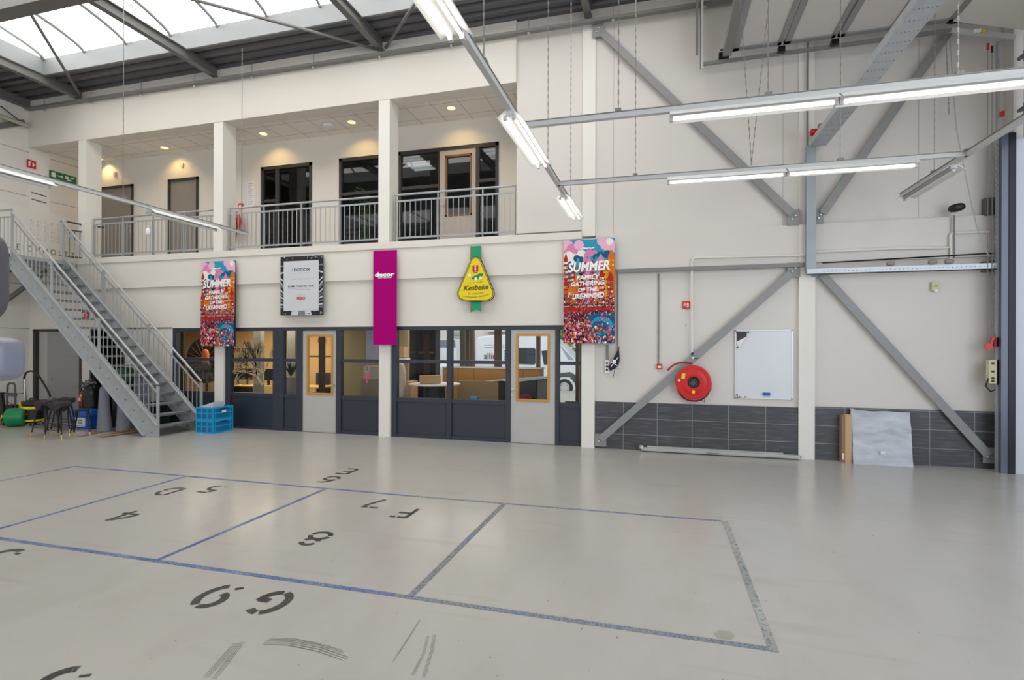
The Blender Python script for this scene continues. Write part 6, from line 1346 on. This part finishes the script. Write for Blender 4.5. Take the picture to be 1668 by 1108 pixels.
# hose drum, pressure washer, black thing
x, y = PX(30, 8.75), 8.75; t = thing('green_hose_drum', 'bulky green plastic drum on its side', 'drum', (x, y, 0)); GR = mat('drum_green', (10, 128, 74), .35)
MB().lathe((x+.18, y+.05, .21), [(.05, 0), (.17, 0), (.205, .03), (.21, .15), (.21, .28), (.19, .34), (.16, .345), (.14, .365), (.1, .365), (.09, .38), (.05, .385), (.0, .385)], (-.75, -.66, 0), 32).build('body', GR, t, smooth=True)
MB().tube([(x-.13, y-.26, .16), (x-.1, y-.3, .19), (x-.06, y-.28, .23), (x-.08, y-.27, .27)], .012, 6).build('grip', YEL, t)
x, y = PX(18, 9.1), 9.1; t = thing('pressure_washer', 'grey handled pressure washer behind the green drum', 'pressure washer', (x, y, 0))
MB().tube([(x-.12, y, .0), (x-.13, y, .6), (x-.11, y, .88), (x-.06, y, .93), (x+.1, y, .93), (x+.13, y, .88), (x+.15, y, .6), (x+.14, y, .0)], .022, 8).build('frame', mat('washer_grey', (86, 88, 88), .5), t, smooth=True)
B((x-.14, y-.02, .62), (x+.16, y+.03, .7)).build('crossbar', mat('washer_grey', (86, 88, 88), .5), t); B((x-.14, y-.06, .05), (x+.15, y+.14, .42)).build('motor', BLACK, t, bevel=.02); MB().tube([(x-.12, y-.02, .5), (x+.14, y-.02, .42), (x-.1, y-.02, .36)], .008, 6).build('hose', BLACK, t); MB().tube([(x-.28, y, .62), (x+.5, y, .72)], .008, 6).build('lance', BLACKM, t)
t = thing('black_stand', 'black upright folded stand at the far left edge', 'stand', (PX(2, 8.7), 8.7, 0)); MB().prism([(PX(-8, 8.7), 8.7, 0), (PX(8, 8.7), 8.7, .0), (PX(2, 8.7), 8.7, .72), (PX(-8, 8.7), 8.7, .72)], (0, .06, 0)).build('body', BLACK, t); B((PX(-8, 8.7), 8.65, .0), (PX(5, 8.7), 8.7, .1)).build('wood_foot', mat('raw_board', (150, 118, 90), .7), t); B((PX(-8, 8.7), 8.68, .72), (PX(3, 8.7), 8.78, .75)).build('top', BLACK, t)
# foreground grey rounded housings at the left edge, on their own mast just outside the frame
def cp(px, py, d): return Vector((0, 0, H))+_ray(px, py)*d
t = thing('rounded_housing', 'smooth grey rounded housings cut off by the left picture edge, close by', 'housing', tuple(Vector((cp(-60, 585, 1.6).x, cp(-60, 585, 1.6).y, 0))))
GH = mat('soft_grey_housing', (112, 114, 128), .35)
p = cp(-51, 585, 1.6); MB().superell(p, 74*1.6/F, .06, 37.5*1.6/F, .42, 36, 22, X=rt, Y=fw).build('lower_housing', GH, t, smooth=True)
p = cp(-46, 449, 1.6); MB().superell(p, 47*1.6/F, .05, 73*1.6/F, .5, 36, 22, X=rt, Y=fw).build('upper_housing', mat('dark_grey_housing', (74, 72, 76), .4), t, smooth=True)
p = cp(-60, 560, 1.66); MB().tube([(p.x, p.y, 0), (p.x, p.y, cp(0, 345, 1.6).z)], .02, 10).build('mast', BLACKM, t); MB().lathe((p.x, p.y, 0), [(.16, 0), (.16, .02)], (0, 0, 1), 24).build('base', BLACKM, t)
